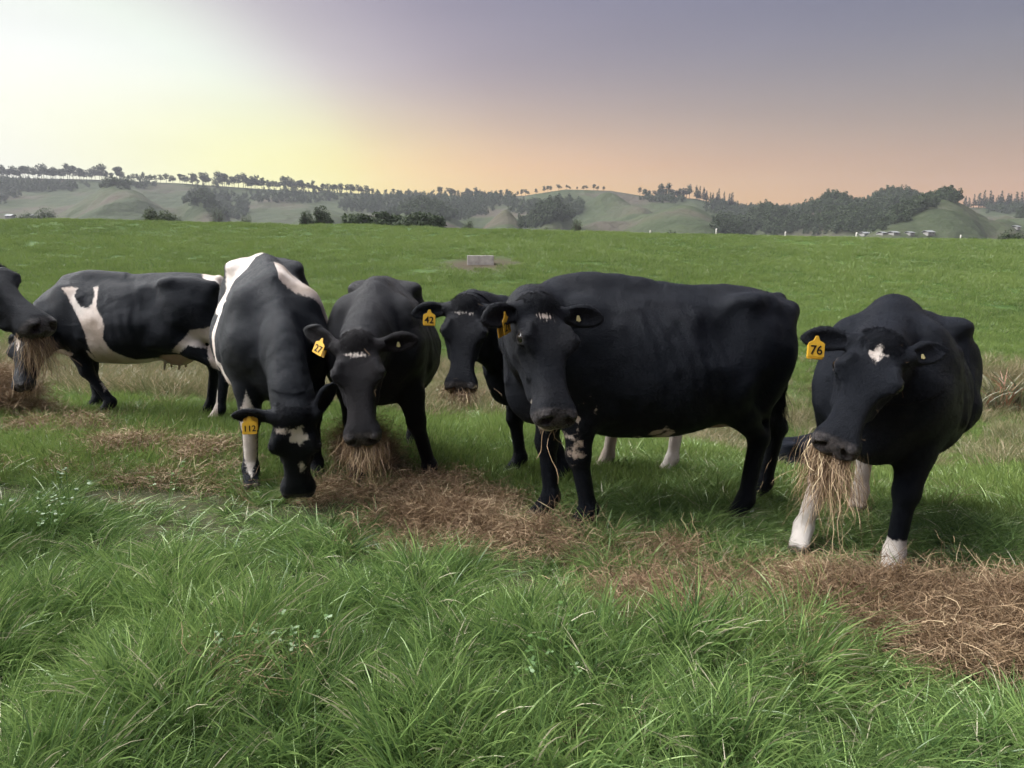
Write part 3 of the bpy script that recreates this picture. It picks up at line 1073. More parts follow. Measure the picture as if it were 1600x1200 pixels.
def build_cow(name, label, loc, heading, scale=1.0, poll=None, muzzle=None, face=None, ears=((0, 0), (0, 0)),
              feet=None, lying=False, patch=None, coat=None, tone=.5, voxel=.0115, fur=34000, group=None, seed=1,
              tilt=0.0, belly=1.0, ribs=.0035, teats=True, neck=1.0, ear_len=1.0):
    """heading: direction the body faces (world x, y); poll/muzzle: world points; ears: (lift, swing) of left and right ear"""
    rs = np.random.default_rng(seed)
    hd = unit(list(heading) + [0])
    fw = np.array([hd, [-hd[1], hd[0], 0], [0, 0, 1]])            # rows: forward, left, up
    base = np.array([loc[0], loc[1], gz(loc[0], loc[1])])
    drop = -.56 if lying else .07

    def L(p):
        return fw @ (np.asarray(p, float) - base) / scale

    def Ld(v):
        return fw @ np.asarray(v, float)
    pl, mz = L(poll), L(muzzle)
    Hx = unit(mz - pl)
    Hz = Ld(face)
    Hz = unit(Hz - (Hz @ Hx) * Hx)
    Hy = np.cross(Hz, Hx)
    HM = np.array([Hx, Hy, Hz])

    hs = float(np.linalg.norm(mz - pl)) / .505

    def hp(a, b, c):
        return pl + hs * (a * Hx + b * Hy + c * Hz)
    # ---- grid, finer where the head is
    hc = np.array([hp(a, b, c) for a in (-.1, .56) for b in (-.36, .36) for c in (-.2, .15)])
    core = np.array([hp(a, b, c) for a in (-.05, .53) for b in (-.14, .14) for c in (-.16, .1)])
    lo = np.minimum([-1.08, -.46, -.12], hc.min(0) - .03)
    hi = np.maximum([.85, .46, 1.44], hc.max(0) + .03)
    if feet:
        fa = np.array([[f[0], f[1]] for f in feet])
        lo[:2] = np.minimum(lo[:2], fa.min(0) - .15)
        hi[:2] = np.maximum(hi[:2], fa.max(0) + .15)
    lo[2] -= .25
    axes = []
    for d in range(3):
        a, v = [lo[d]], voxel
        c0, c1 = core[:, d].min(), core[:, d].max()
        while a[-1] < hi[d]:
            a.append(a[-1] + (voxel * .62 if c0 < a[-1] < c1 else voxel))
        axes.append(a)
    F = Field(*axes)
    I3 = np.eye(3)
    o = np.array([0, 0, drop])
    # ---- trunk
    bw = [w * (belly if -.5 < x < .3 else 1) for x, w in zip(T_X, T_W)]
    loft(F, I3, o, T_X, T_TOP, T_BOT, bw, T_C, 1.72, 2.2, .05)
    for s in (-1, 1):
        F.ell((-.54, s * .218, 1.205 + drop), (.09, .062, .052), .12)           # hook bone
        F.ell((-.90, s * .115, 1.17 + drop), (.06, .045, .055), .09)            # pin bone
        F.ell((-.36, s * .395, 1.07 + drop), (.16, .12, .13), .13, cut=True)
        F.ell((-.73, s * .31, 1.16 + drop), (.12, .10, .08), .10, cut=True)
        F.ell((.55, s * .30, 1.06 + drop), (.09, .09, .14), .10, cut=True)     # hollow of the flank
        F.ell((.42, s * .18, .92 + drop), (.14, .095, .26), .16, M=[[.96, 0, -.28], [0, 1, 0], [.28, 0, .96]])
        F.ell((.53, s * .185, .84 + drop), (.13, .095, .14), .09)
        F.ell((-.70, s * .150, .95 + drop), (.20, .125, .30), .10)
    for s in (-1, 1):
        for a, b in (((.50, .155, 1.06), (.64, .150, .74)), ((.58, .13, 1.04), (.70, .12, .80)), ((.27, .27, 1.06), (.25, .325, .72)), ((.45, .20, .80), (.30, .27, .62))):
            F.cone((a[0], s * a[1], a[2] + drop), (b[0], s * b[1], b[2] + drop), .020, .026, .05)
        F.cone((-.50, s * .24, 1.13 + drop), (-.36, s * .30, .66 + drop), .012, .03, .06)
        F.cone((-.56, s * .20, 1.17 + drop), (-.86, s * .13, 1.14 + drop), .03, .03, .06)
    F.cone((-.90, 0, 1.225 + drop), (.30, 0, 1.25 + drop), .018, .022, .12)       # spine
    F.ell((.30, 0, 1.245 + drop), (.24, .035, .035), .12)
    F.ell((.60, 0, .70 + drop), (.15, .095, .15), .10)                           # brisket
    # ---- tail
    tp = [(-.92, 0, 1.235), (-.985, .0, 1.15), (-1.0, .01, .95), (-.975, .015, .72), (-.96, .02, .55)]
    if lying:
        tp = [(-.92, 0, 1.235), (-.985, .05, 1.12), (-.97, .12, .95), (-.93, .2, .72), (-.85, .28, .60)]
    for a, b, r in zip(tp[:-1], tp[1:], (.034, .026, .021, .018)):
        F.cone((a[0], a[1], a[2] + drop), (b[0], b[1], b[2] + drop), r, r * .86, .03)
    # ---- legs
    hoofs = []
    if not lying:
        for n, f in enumerate(feet):
            s = 1 if n % 2 == 0 else -1
            wx = base + (np.array([f[0], f[1], 0]) @ fw) * scale
            fz = (gz(wx[0], wx[1]) - base[2]) / scale + (f[2] if len(f) > 2 else 0)
            ft = np.array([f[0], f[1], fz])
            hoofs.append(ft)
            if n < 2:
                E = np.array([.42, s * .175, .76 + drop])
                kn = E * .52 + ft * .48 + np.array([.02, 0, .02])
                fe = ft + np.array([-.035, 0, .135])
                F.cone(E, E * .5 + kn * .5, .122, .088, .06)
                F.cone(E * .5 + kn * .5, kn, .088, .060, .03)
                F.ell(kn, (.062, .057, .072), .03)
                F.cone(kn, fe, .050, .043, .03)
            else:
                Hh = np.array([-.60, s * .155, .98 + drop])
                St = np.array([-.44 + .25 * (ft[0] + .72), s * .215, .74 + drop])
                K = ft + np.array([-.10, -s * .005, .52])
                fe = ft + np.array([-.03, 0, .135])
                F.cone(Hh, St, .17, .135, .08)
                F.cone(Hh + np.array([-.16, -s * .02, -.05]), K + np.array([.02, 0, .20]), .12, .06, .08)
                F.cone(St, K * .45 + St * .55, .125, .085, .07)
                F.cone(K * .45 + St * .55, K, .085, .052, .04)
                F.ell(K, (.064, .05, .08), .03)
                F.cone(K + np.array([-.045, 0, .055]), K * .5 + (Hh + np.array([-.16, 0, -.2])) * .5, .022, .035, .04)
                F.cone(K, fe, .052, .044, .03)
            F.ell(fe, (.054, .05, .055), .025)
            F.cone(fe, ft + np.array([.025, 0, .06]), .048, .052, .02)
            for sd in (-1, 1):
                F.ell(ft + np.array([.045, sd * .026, .035]), (.066, .027, .045), .012)
    else:
        for s, fx in ((1, .62), (-1, .50)):
            F.cone((.45, s * .20, .16), (fx + .14, s * .27, .10), .10, .06, .06)
            F.cone((fx + .14, s * .27, .10), (fx - .12, s * .22, .06), .055, .045, .03)
            F.cone((-.62, s * .26, .24), (-.25, s * .44, .16), .19, .12, .08)
            F.cone((-.25, s * .44, .16), (-.60, s * .46, .07), .09, .055, .05)
            F.cone((-.60, s * .46, .07), (-.22, s * .50, .06), .05, .045, .03)
    # ---- udder
    uc = np.array([-.49, 0, .585 + drop])
    F.ell(uc, (.19, .165, .17 if teats else .12), .05)
    for tx in ((-.52, -.38) if teats else ()):
        for s in (-1, 1):
            F.cone((tx, s * .07, .45 + drop), (tx + .01, s * .078, .385 + drop), .016, .011, .015)
    # ---- neck
    Hb = hp(.035, 0, -.045)
    P0 = np.array([.38, 0, .99 + drop])
    P3 = Hb
    dist = np.linalg.norm(P3 - P0)
    P1 = P0 + np.array([.36, 0, .03 + .25 * (P3[2] - P0[2])]) * min(1, dist / .8)
    P2 = P3 - (.55 * unit(P3 - P1) + .45 * unit(Hx * .6 - Hz * .0 + unit(P3 - P1) * .6)) * dist * .28
    NN = 15
    for i in range(NN + 1):
        t = i / NN
        p = (1 - t)**3 * P0 + 3 * (1 - t)**2 * t * P1 + 3 * (1 - t) * t * t * P2 + t**3 * P3
        dv = 3 * (1 - t)**2 * (P1 - P0) + 6 * (1 - t) * t * (P2 - P1) + 3 * t * t * (P3 - P2)
        T = unit(dv)
        lat = unit((1 - t) * np.array([0, 1., 0]) + t * Hy)
        lat = unit(lat - (lat @ T) * T)
        U = np.cross(T, lat)
        e = t**.8
        rv, rl = .305 * (1 - e) + .135 * e, .165 * (1 - e) + .10 * e
        rl *= 1 - (1 - neck) * math.sin(math.pi * min(1, t * 1.1))
        F.ell(p - U * (.03 * (1 - t)), (.11, rl, rv), .055, M=[T, lat, U])
        F.ell(p - U * (rv + .0 - .02), (.10, .03, .05), .06, M=[T, lat, U])
    # ---- head
    def hc_(a, b, ra, rb, k, cut=False):
        F.cone(hp(*a), hp(*b), ra * hs, rb * hs, k, cut)

    def he(c, r, k, M=HM, cut=False):
        F.ell(hp(*c), np.array(r) * hs, k, M=M, cut=cut)
    loft(F, HM, pl, *[np.array(t_) * hs for t_ in (H_S, H_TOP, H_BOT, H_W, H_C)], 2.9, 1.65, .035)
    he((-.004, 0, .055), (.052, .070, .050), .04)                               # poll
    he((.150, 0, .118), (.080, .050, .030), .04, cut=True)                      # dish of the forehead
    ears_out = []
    for s, (lift, swing) in zip((1, -1), ears):
        he((.170, s * .092, .052), (.064, .030, .036), .035)                    # orbit
        hc_((.128, s * .088, .086), (.182, s * .108, .088), .013, .011, .028)   # brow
        he((.110, s * .072, -.070), (.10, .034, .064), .04)                     # jaw muscle
        hc_((.19, s * .098, -.002), (.30, s * .074, -.030), .016, .012, .03)    # cheek crest
        hc_((.03, s * .060, -.085), (.36, s * .040, -.086), .030, .022, .04)    # jaw bone
        he((.285, s * .112, .020), (.075, .030, .030), .03, cut=True)           # hollow below the eye
        he((.26, s * .105, -.070), (.06, .022, .022), .03, cut=True)
        # lids round the eyeball
        lid = [(.146, .115, .060), (.162, .122, .080), (.186, .122, .083), (.210, .112, .068)]
        low = [(.146, .115, .060), (.165, .124, .044), (.190, .121, .043), (.210, .112, .068)]
        for arc, rr in ((lid, .0105), (low, .0085)):
            for a, b in zip(arc[:-1], arc[1:]):
                hc_((a[0], s * a[1], a[2]), (b[0], s * b[1], b[2]), rr, rr, .010)
        he((.222, s * .112, .050), (.018, .010, .008), .012, cut=True)          # tear groove
        # ear: leaf shaped, cupped towards the face
        b0 = hp(.022, s * .098, .035)
        ed = unit(s * Hy * math.cos(lift) - Hx * math.sin(lift))
        ed = unit(ed * math.cos(swing) - Hz * math.sin(swing))
        en = unit(Hz * .80 + Hx * .45)
        en = unit(en - (en @ ed) * ed)
        ew = np.cross(en, ed)
        EM = np.array([ed, ew, en])
        q = .205 * ear_len * hs
        F.cone(b0, b0 + ed * .06, .040, .034, .03)
        F.ell(b0 + ed * (.50 * q), (.58 * q, .046, .019), .015, M=EM)
        F.ell(b0 + ed * (.58 * q) + ew * s * .008, (.40 * q, .054, .017), .015, M=EM)
        F.ell(b0 + ed * (.56 * q) + en * .019, (.44 * q, .035, .019), .010, M=EM, cut=True)
        ears_out.append((b0, ed, ew, en, q))
        # muzzle, nostril and lip
        he((.462, s * .054, -.030), (.050, .034, .042), .03)
        he((.492, s * .056, .012), (.026, .024, .018), .016)                    # rim of the nostril
        NM = np.array([unit(Hx * .55 + s * Hy * .65 - Hz * .35), unit(s * Hy * .6 - Hx * .5 + Hz * .3), unit(Hz + Hx * .3)])
        he((.508, s * .050, -.004), (.036, .016, .021), .010, M=NM, cut=True)
        for a, b in (((.508, 0, -.058), (.486, s * .060, -.062)), ((.486, s * .060, -.062), (.41, s * .082, -.054))):
            hc_(a, b, .008, .008, .008, cut=True)
    hc_((.53, 0, .0), (.522, 0, -.055), .006, .006, .012, cut=True)             # cleft of the upper lip
    he((.445, 0, -.086), (.066, .056, .032), .018)                              # chin
    V, Q = F.mesh()
    if tilt:
        V[:, 2] += tilt * np.minimum(V[:, 0] - .35, 0) * sstep(.25, .7, V[:, 2])
    # ---- uneven flesh: ribs, muscle and skin
    def normals(V):
        n_ = np.cross(V[Q[:, 2]] - V[Q[:, 0]], V[Q[:, 3]] - V[Q[:, 1]])
        a_ = np.zeros_like(V)
        for e in range(4):
            for d_ in range(3):
                a_[:, d_] += np.bincount(Q[:, e], n_[:, d_], len(V))
        return a_ / (np.linalg.norm(a_, axis=1)[:, None] + 1e-9)
    N0 = normals(V)
    hl0 = (V - pl) @ HM.T / hs
    calm = 1 - ((hl0[:, 0] > -.1) & (hl0[:, 0] < .56) & (np.abs(hl0[:, 1]) < .34) & (np.abs(hl0[:, 2]) < .2)) * 1.0
    x_, y_, z_ = V[:, 0], V[:, 1], V[:, 2] - drop
    rib = np.sin((x_ + .16 * (1.1 - z_)) * 2 * math.pi / .085 + seed) * sstep(-.42, -.25, x_) * (1 - sstep(.16, .28, x_)) * sstep(.55, .75, z_) * (1 - sstep(1.08, 1.2, z_)) * (.5 + .5 * vnoise(x_ * 6, z_ * 6, seed))
    mus = vnoise(x_ * 6.5 + seed, z_ * 6.5 + y_ * 4, seed) + .5 * vnoise(x_ * 15, z_ * 15 - y_ * 9, seed + 3)
    leg = sstep(.35, .6, z_)
    V = V + N0 * ((ribs * rib + .0085 * mus * leg) * calm)[:, None]
    # ---- attributes
    hl = (V - pl) @ HM.T / hs
    neckd = np.linalg.norm(V - Hb, axis=1)
    onhead = (hl[:, 0] > -.08) & (hl[:, 0] < .56) & (np.abs(hl[:, 1]) < .36) & (np.abs(hl[:, 2]) < .2)
    zone = np.zeros((len(V), 4), np.float32)
    zone[:, 3] = 1
    mzl = sstep(.462, .482, hl[:, 0] + .10 * np.clip(-hl[:, 2] - .02, -.1, .03)) * onhead * sstep(-.085, -.072, hl[:, 2])
    eyez = [np.linalg.norm((V - hp(.178, s * .122, .062)) * 1.0, axis=1) for s in (1, -1)]
    zone[:, 0] = np.maximum(mzl, 1 - sstep(.024, .036, np.minimum(*eyez)))
    if hoofs:
        for ft in hoofs:
            near = np.linalg.norm(V[:, :2] - ft[:2], axis=1) < .2
            zone[:, 1] = np.maximum(zone[:, 1], near * (1 - sstep(.055, .075, V[:, 2] - ft[2])))
    du = np.linalg.norm((V - uc) / np.array([.24, .21, .26]), axis=1)
    zone[:, 2] = (1 - sstep(.85, 1.05, du)) * (V[:, 2] < .54 + drop)
    pt = np.full(len(V), -.5)
    if patch:
        pt = patch(V, hl, onhead, hoofs)
    zone[:, 2] *= (pt < 0) * 1.0
    tn = tone * (.35 + 1.3 * onhead + .6 * sstep(1.0, 1.3, V[:, 2]))
    root = empty(name, base, math.atan2(hd[1], hd[0]))
    root.scale = (scale,) * 3
    mat = coat or COAT_BLUE
    at_ = {'patch': ('FLOAT', pt), 'zone': ('FLOAT_COLOR', zone), 'tone': ('FLOAT', tn)}
    me = mesh_from(name + '_body', V, Q, mat, True, at_)
    link('body', me, root)
    tag(root, label, 'cow', group)
    # ---- eyes
    ev, ef = uv_sphere(14, 9)
    for s in (1, -1):
        e = link('eye', mesh_from('eye', ev * .0272 * hs, ef, EYE_M), root)
        e.location = tuple(hp(.178, s * .112, .0645))
    # ---- short coat that roughens the outline
    if fur:
        nrmv = np.empty(len(V) * 3, np.float32)
        me.vertices.foreach_get('normal', nrmv)
        N = nrmv.reshape(-1, 3).astype(float)
        ok = (zone[:, 0] < .3) & (zone[:, 1] < .3) & (zone[:, 2] < .3) & (V[:, 2] > .08 + drop * 0)
        pick = rs.choice(np.nonzero(ok)[0], fur)
        flow = np.tile(np.array([-.85, 0, -.45]), (fur, 1))
        hd_ = onhead[pick]
        flow[hd_] = Hx
        ln = rs.uniform(.012, .026, fur)
        lft = rs.uniform(.10, .38, fur)
        # forelock on the poll and fringes of the ears are longer
        pz = onhead & (hl[:, 0] > -.06) & (hl[:, 0] < .055) & (np.abs(hl[:, 1]) < .085) & (hl[:, 2] > .02)
        pi_ = rs.choice(np.nonzero(pz)[0], fur // 22)
        ez = onhead & (np.abs(hl[:, 1]) > .15)
        ei = rs.choice(np.nonzero(ez)[0], fur // 22)
        spine = np.nonzero((np.abs(V[:, 1]) < .10) & (V[:, 2] > 1.1 + drop) & ~onhead)[0]
        si = rs.choice(spine, fur // 18) if len(spine) else pick[:0]
        pick = np.concatenate([pick, pi_, ei, si])
        pf = Hx * 1.0 + (rs.normal(0, .32, (len(pi_), 3)))
        flow = np.concatenate([flow, pf, np.tile(Hx * .2, (len(ei), 1)) + rs.normal(0, .3, (len(ei), 3)),
                               np.tile(np.array([-.85, 0, -.1]), (len(si), 1))])
        ln = np.concatenate([ln, rs.uniform(.014, .030, len(pi_)), rs.uniform(.008, .018, len(ei)), rs.uniform(.008, .015, len(si))])
        lft = np.concatenate([lft, rs.uniform(.2, .6, len(pi_)), rs.uniform(.4, .8, len(ei)), rs.uniform(.2, .5, len(si))])
        n_ = N[pick]
        fl = flow - (flow * n_).sum(1)[:, None] * n_
        fl /= np.linalg.norm(fl, axis=1)[:, None] + 1e-6
        fl += rs.normal(0, .22, fl.shape)
        dr = fl * (1 - lft * .5)[:, None] + n_ * lft[:, None]
        dr /= np.linalg.norm(dr, axis=1)[:, None]
        sd = np.cross(dr, n_ + rs.normal(0, .4, n_.shape))
        sd /= np.linalg.norm(sd, axis=1)[:, None] + 1e-6
        p0 = V[pick] - n_ * .002
        wd = .0011
        fv = np.stack([p0 - sd * wd, p0 + sd * wd, p0 + dr * ln[:, None]], 1).reshape(-1, 3)
        ff = np.arange(len(fv)).reshape(-1, 3)
        rep = np.repeat(pick, 3)
        pale_w = np.repeat(np.clip(rs.normal(.0, .22, len(pick)), 0, .7), 3)
        link('fur', mesh_from(name + '_fur', fv, ff, mat, True,
                              {'patch': ('FLOAT', pt[rep]), 'zone': ('FLOAT_COLOR', zone[rep]), 'tone': ('FLOAT', tn[rep]), 'pale_hair': ('FLOAT', pale_w)}), root)
    # tail switch
    sw, sf = [], []
    te = np.array(tp[-1]) + np.array([0, 0, drop])
    for i in range(120 if not lying else 0):
        a = te + rs.normal(0, .008, 3) + np.array([0, 0, rs.uniform(0, .12)])
        q_ = a
        w_ = .0022
        prev = None
        dirn = np.array([rs.normal(0, .12), rs.normal(0, .12), -1])
        for k in range(4):
            sdv = np.array([w_ * (1 - k / 4.2), 0, 0]) if i % 2 else np.array([0, w_ * (1 - k / 4.2), 0])
            sw += [q_ - sdv, q_ + sdv]
            if k:
                b_ = len(sw)
                sf.append([b_ - 4, b_ - 3, b_ - 1, b_ - 2])
            q_ = q_ + dirn * rs.uniform(.05, .085) + rs.normal(0, .012, 3)
    if sw:
        n_ = len(sw)
        link('tail_switch', mesh_from(name + '_switch', np.array(sw), np.array(sf), mat, True,
                                      {'patch': ('FLOAT', np.full(n_, -.5)), 'zone': ('FLOAT_COLOR', np.zeros((n_, 4))), 'tone': ('FLOAT', np.full(n_, .6))}), root)
    LAST.update(hs=hs, root=root, ears=ears_out, hp=hp, HM=HM, pl=pl, fw=fw, base=base, scale=scale)
    return root, dict(LAST)


def uv_sphere(nu, nv):
    v, f = [(0, 0, 1)], []
    for j in range(1, nv):
        for i in range(nu):
            a, b = 2 * math.pi * i / nu, math.pi * j / nv
            v.append((math.sin(b) * math.cos(a), math.sin(b) * math.sin(a), math.cos(b)))
    v.append((0, 0, -1))
    for i in range(nu):
        f.append([0, 1 + i, 1 + (i + 1) % nu])
        for j in range(nv - 2):
            a, b = 1 + j * nu + i, 1 + j * nu + (i + 1) % nu
            f.append([a, a + nu, b + nu, b])
        a = 1 + (nv - 2) * nu
        f.append([a + i, len(v) - 1, a + (i + 1) % nu])
    return np.array(v), f


def prism(poly, th):
    """flat outline (x, y) given a thickness along z with softened rims"""
    P = np.asarray(poly, float)
    n = len(P)
    c = P.mean(0)
    inn = c + (P - c) * .94
    rings = [np.c_[inn, np.full(n, -th)], np.c_[P, np.full(n, -th * .55)], np.c_[P, np.full(n, th * .55)], np.c_[inn, np.full(n, th)]]
    v = np.concatenate(rings)
    f = []
    for r in range(3):
        for i in range(n):
            j = (i + 1) % n
            f.append([r * n + i, r * n + j, (r + 1) * n + j, (r + 1) * n + i])
    f.append(list(range(n))[::-1])
    f.append([3 * n + i for i in range(n)])
    return v, f


def text_mesh(txt, size, mat):
    cu = bpy.data.curves.new('digits', 'FONT')
    cu.body = txt
    cu.size = size
    cu.align_x, cu.align_y = 'CENTER', 'CENTER'
    cu.extrude = .0006
    cu.offset = .0007
    cu.resolution_u = 8
    o = bpy.data.objects.new('digits', cu)
    COL.objects.link(o)
    dg = bpy.context.evaluated_depsgraph_get()
    me = bpy.data.meshes.new_from_object(o.evaluated_get(dg))
    bpy.data.objects.remove(o)
    me.materials.clear()
    me.materials.append(mat)
    return me


TAG_SHAPE = [(-.036, -.085), (.036, -.085), (.040, -.080), (.040, -.022), (.034, -.015), (.015, -.006), (.010, .008), (.006, .016),
             (-.006, .016), (-.010, .008), (-.015, -.006), (-.034, -.015), (-.040, -.022), (-.040, -.080)]


def ear_tag(cow, info, side, number, along=.55, facing=None, tilt=0.0, size=.93, both=True, down=None, out=0.0):
    """numbered plastic tag hanging from an ear; side 0 = the cow's left"""
    b0, ed, ew, en, q = info['ears'][side]
    up = np.array([0, 0, 1.0])
    pos = b0 + ed * (along * q) + en * .016 - up * .004
    nrm_ = en if facing is None else unit(info['fw'] @ np.asarray(facing, float))
    pos = pos + nrm_ * out
    dn = -up if down is None else unit(info['fw'] @ np.asarray(down, float))
    yax = unit(-dn - (-dn @ nrm_) * nrm_)
    xax = np.cross(yax, nrm_)
    Rm = np.array([xax * math.cos(tilt) + yax * math.sin(tilt), -xax * math.sin(tilt) + yax * math.cos(tilt), nrm_])
    M = Matrix.Identity(4)
    for i in range(3):
        for j in range(3):
            M[j][i] = Rm[i][j]
    v, f = prism(np.array(TAG_SHAPE) * size, .0016)
    t = link('ear_tag', mesh_from('ear_tag', v, f, TAG_M, False), info['root'])
    t.matrix_local = Matrix.Translation(Vector(pos)) @ M
    if number:
        n = link('number', text_mesh(number, .060 * size if len(number) < 3 else .047 * size, INK_M), t)
        n.location = (0, -.053 * size, .0024)
    if both:
        t2 = link('ear_tag', t.data, info['root'])
        t2.matrix_local = Matrix.Translation(Vector(pos - en * .034 - up * .006)) @ M
    return t


def ear_button(cow, info, side, along=.5, size=1.0):
    b0, ed, ew, en, q = info['ears'][side]
    pos = b0 + ed * (along * q) + en * .010 - np.array([0, 0, .008])
    v, f = prism(np.array([(-.004, .014), (.006, .014), (.014, -.012), (.004, -.019), (-.010, -.013)]) * size, .003)
    b = link('ear_button', mesh_from('ear_button', v, f, TAG_W, False), info['root'])
    M = Matrix.Identity(4)
    y = unit(np.array([0, 0, 1.]) - en[2] * en)
    x = np.cross(y, en)
    for i, a in enumerate((x, y, en)):
        for j in range(3):
            M[j][i] = a[j]
    b.matrix_local = Matrix.Translation(Vector(pos)) @ M
# ------------------------------------------------------------------ the herd
def muzzle_at(P, px, py, Ln, near=True):
    r = ray(px, py)
    q = np.array([0, 0, CAM_H]) - P
    a, b, c = r @ r, 2 * r @ q, q @ q - Ln * Ln
    disc = b * b - 4 * a * c
    d = (-b + (-1 if near else 1) * math.sqrt(max(disc, 0))) / (2 * a)
    return r * d + np.array([0, 0, CAM_H])


def head_at(px, py, d, mx, my, Ln=.53, near=True):
    P = at(px, py, d)
    M = muzzle_at(P, mx, my, Ln, near)
    return P, P + unit(M - P) * Ln


def leg_white(V, hoofs, n, top, soft=0.0, r=.14):
    """white stocking up to a height above the foot"""
    ft = hoofs[n]
    near = np.linalg.norm(V[:, :2] - ft[:2] - np.array([-.03, 0]), axis=1) < r + .3 * np.clip(V[:, 2] - ft[2], 0, 1)
    return np.where(near, top - (V[:, 2] - ft[2]), -.5)


HERD = 'dairy cows feeding on the hay'
FACING = {}


def patch_F(V, hl, onh, hoofs):
    V = V - np.array([0, 0, .07])
    hoofs = [f_ - np.array([0, 0, .07]) for f_ in hoofs]
    p = np.full(len(V), -.5)
    # star of a few white hairs
    d = .017 - np.sqrt(((hl[:, 0] - .075) / .7)**2 + ((hl[:, 1] + .004) / 1.7)**2)
    p = np.maximum(p, np.where(onh & (hl[:, 2] > .03), d + .012 * np.sin(hl[:, 1] * 400) - .004, -.5))
    p = np.maximum(p, np.where(onh & (hl[:, 0] > .38), np.minimum(-.076 - hl[:, 2], .02), -.5))      # pale chin
    # speckle up the near fore leg and on the belly
    n = vnoise(V[:, 0] * 38, V[:, 2] * 30, 5)
    sp = .05 - np.abs(V[:, 0] - (hoofs[0][0] + .065 - .12 * (V[:, 2] - .45))) - .9 * np.clip(.40 - V[:, 2], 0, 9) - .9 * np.clip(V[:, 2] - .66, 0, 9)
    p = np.maximum(p, np.where((V[:, 1] > .05) & (V[:, 0] > .2), np.minimum(sp, .03 * (n - .42)), -.5))
    b = poly_sd(V[:, 0], V[:, 2], [(.16, .52), (.02, .54), (-.10, .47), (-.06, .43), (.10, .45)])
    p = np.maximum(p, np.where(V[:, 1] > .02, np.minimum(b, .035 * (vnoise(V[:, 0] * 22, V[:, 2] * 26, 8) - .1)), -.5))
    return p


def patch_G(V, hl, onh, hoofs):
    p = np.maximum(leg_white(V, hoofs, 0, .21), leg_white(V, hoofs, 1, .42))
    p = np.maximum(p, leg_white(V, hoofs, 3, .50))
    p = np.maximum(p, leg_white(V, hoofs, 2, .30))
    r = np.hypot(hl[:, 0] - .075, (hl[:, 1] + .0)) 
    th = np.arctan2(hl[:, 1], hl[:, 0] - .075)
    st = .026 + .008 * np.sin(4 * th + .9) + .012 * vnoise(hl[:, 1] * 95, hl[:, 0] * 42, 12) - r
    return np.maximum(p, np.where(onh & (hl[:, 2] > .03), st, -.5))


def patch_D(V, hl, onh, hoofs):
    d = .007 - np.abs(hl[:, 0] - .085 - .12 * hl[:, 1]) - .5 * np.clip(np.abs(hl[:, 1] + .005) - .035, 0, 1)
    return np.where(onh & (hl[:, 2] > .03), d + .005 * np.sin(hl[:, 1] * 330), -.5)


def patch_E(V, hl, onh, hoofs):
    p = np.maximum(leg_white(V, hoofs, 2, .54), leg_white(V, hoofs, 3, .60))
    d = .004 - np.abs(hl[:, 0] - .07) - .5 * np.clip(np.abs(np.abs(hl[:, 1]) - .028) - .012, 0, 1)
    return np.maximum(p, np.where(onh & (hl[:, 2] > .03), d + .003 * np.sin(hl[:, 1] * 300), -.5))


def patch_C(V, hl, onh, hoofs):
    V = V - np.array([0, 0, .07])
    hoofs = [f_ - np.array([0, 0, .07]) for f_ in hoofs]
    p = np.full(len(V), -.5)
    x, y, z = V.T
    # saddle of white over the back, running down both sides behind the shoulder
    top = poly_sd(x, y, [(-.80, -.02), (-.55, -.26), (-.20, -.33), (.02, -.36), (.10, -.30), (-.05, -.26), (-.32, -.16), (-.55, -.05), (-.78, .03)])
    p = np.maximum(p, np.where(z > 1.0, top, -.5))
    lt = poly_sd(x, z, [(.56, 1.36), (.22, 1.36), (.0, 1.22), (-.06, 1.02), (.10, .78), (.24, .70), (.33, .80), (.36, .94), (.48, 1.02), (.58, 1.14)])
    p = np.maximum(p, np.where(y > .015, lt, -.5))
    p = np.maximum(p, np.where((y > .08) & ~onh, poly_sd(x, z, [(.34, 1.12), (.52, 1.08), (.48, .90), (.40, .74), (.30, .70), (.33, .90)]), -.5))
    p = np.maximum(p, np.where((y > .1) & (z > .9), .07 - np.hypot(x + .42, z - 1.12), -.5))
    # right side: stripe down the girth to the knee
    st = poly_sd(x, z, [(.16, 1.10), (.05, 1.10), (.10, .90), (.16, .72), (.22, .58), (.33, .47), (.43, .44), (.47, .52), (.38, .64), (.26, .76), (.19, .90)])
    p = np.maximum(p, np.where((y < -.10) & (z < 1.11), st, -.5))
    sl = poly_sd(x, z, [(-.02, 1.02), (.08, 1.02), (.14, .80), (.10, .60), (.06, .80)])
    p = np.maximum(p, np.where(y > .1, sl, -.5))
    ft = hoofs[1]
    near = np.linalg.norm(V[:, :2] - ft[:2], axis=1) < .2
    ls = .045 - np.abs(y - ft[1] - .0) - .35 * np.clip(np.abs(z - ft[2] - .36) - .13, 0, 9)
    p = np.maximum(p, np.where(near & (x > ft[0] - .02), ls, -.5))
    p = np.maximum(p, np.where(near & (x > ft[0] - .02), .016 - np.abs(y - ft[1] + .01 + .2 * (z - ft[2] - .15)) - .4 * np.clip(np.abs(z - ft[2] - .15) - .02, 0, 9), -.5))
    # blaze: star, a fleck beside it and a snip
    r = np.hypot((hl[:, 0] - .115) * .9, hl[:, 1] - .018)
    th = np.arctan2(hl[:, 1] - .018, hl[:, 0] - .115)
    s = .046 + .005 * np.sin(5 * th) + .014 * vnoise(hl[:, 1] * 90, hl[:, 0] * 38, 14) - r
    s = np.maximum(s, .016 - np.hypot(hl[:, 0] - .085, (hl[:, 1] + .062) * .6))
    s = np.maximum(s, .014 - np.hypot((hl[:, 0] - .305) * .6, hl[:, 1] - .03))
    return np.maximum(p, np.where(onh & (hl[:, 2] > .0), s, -.5))


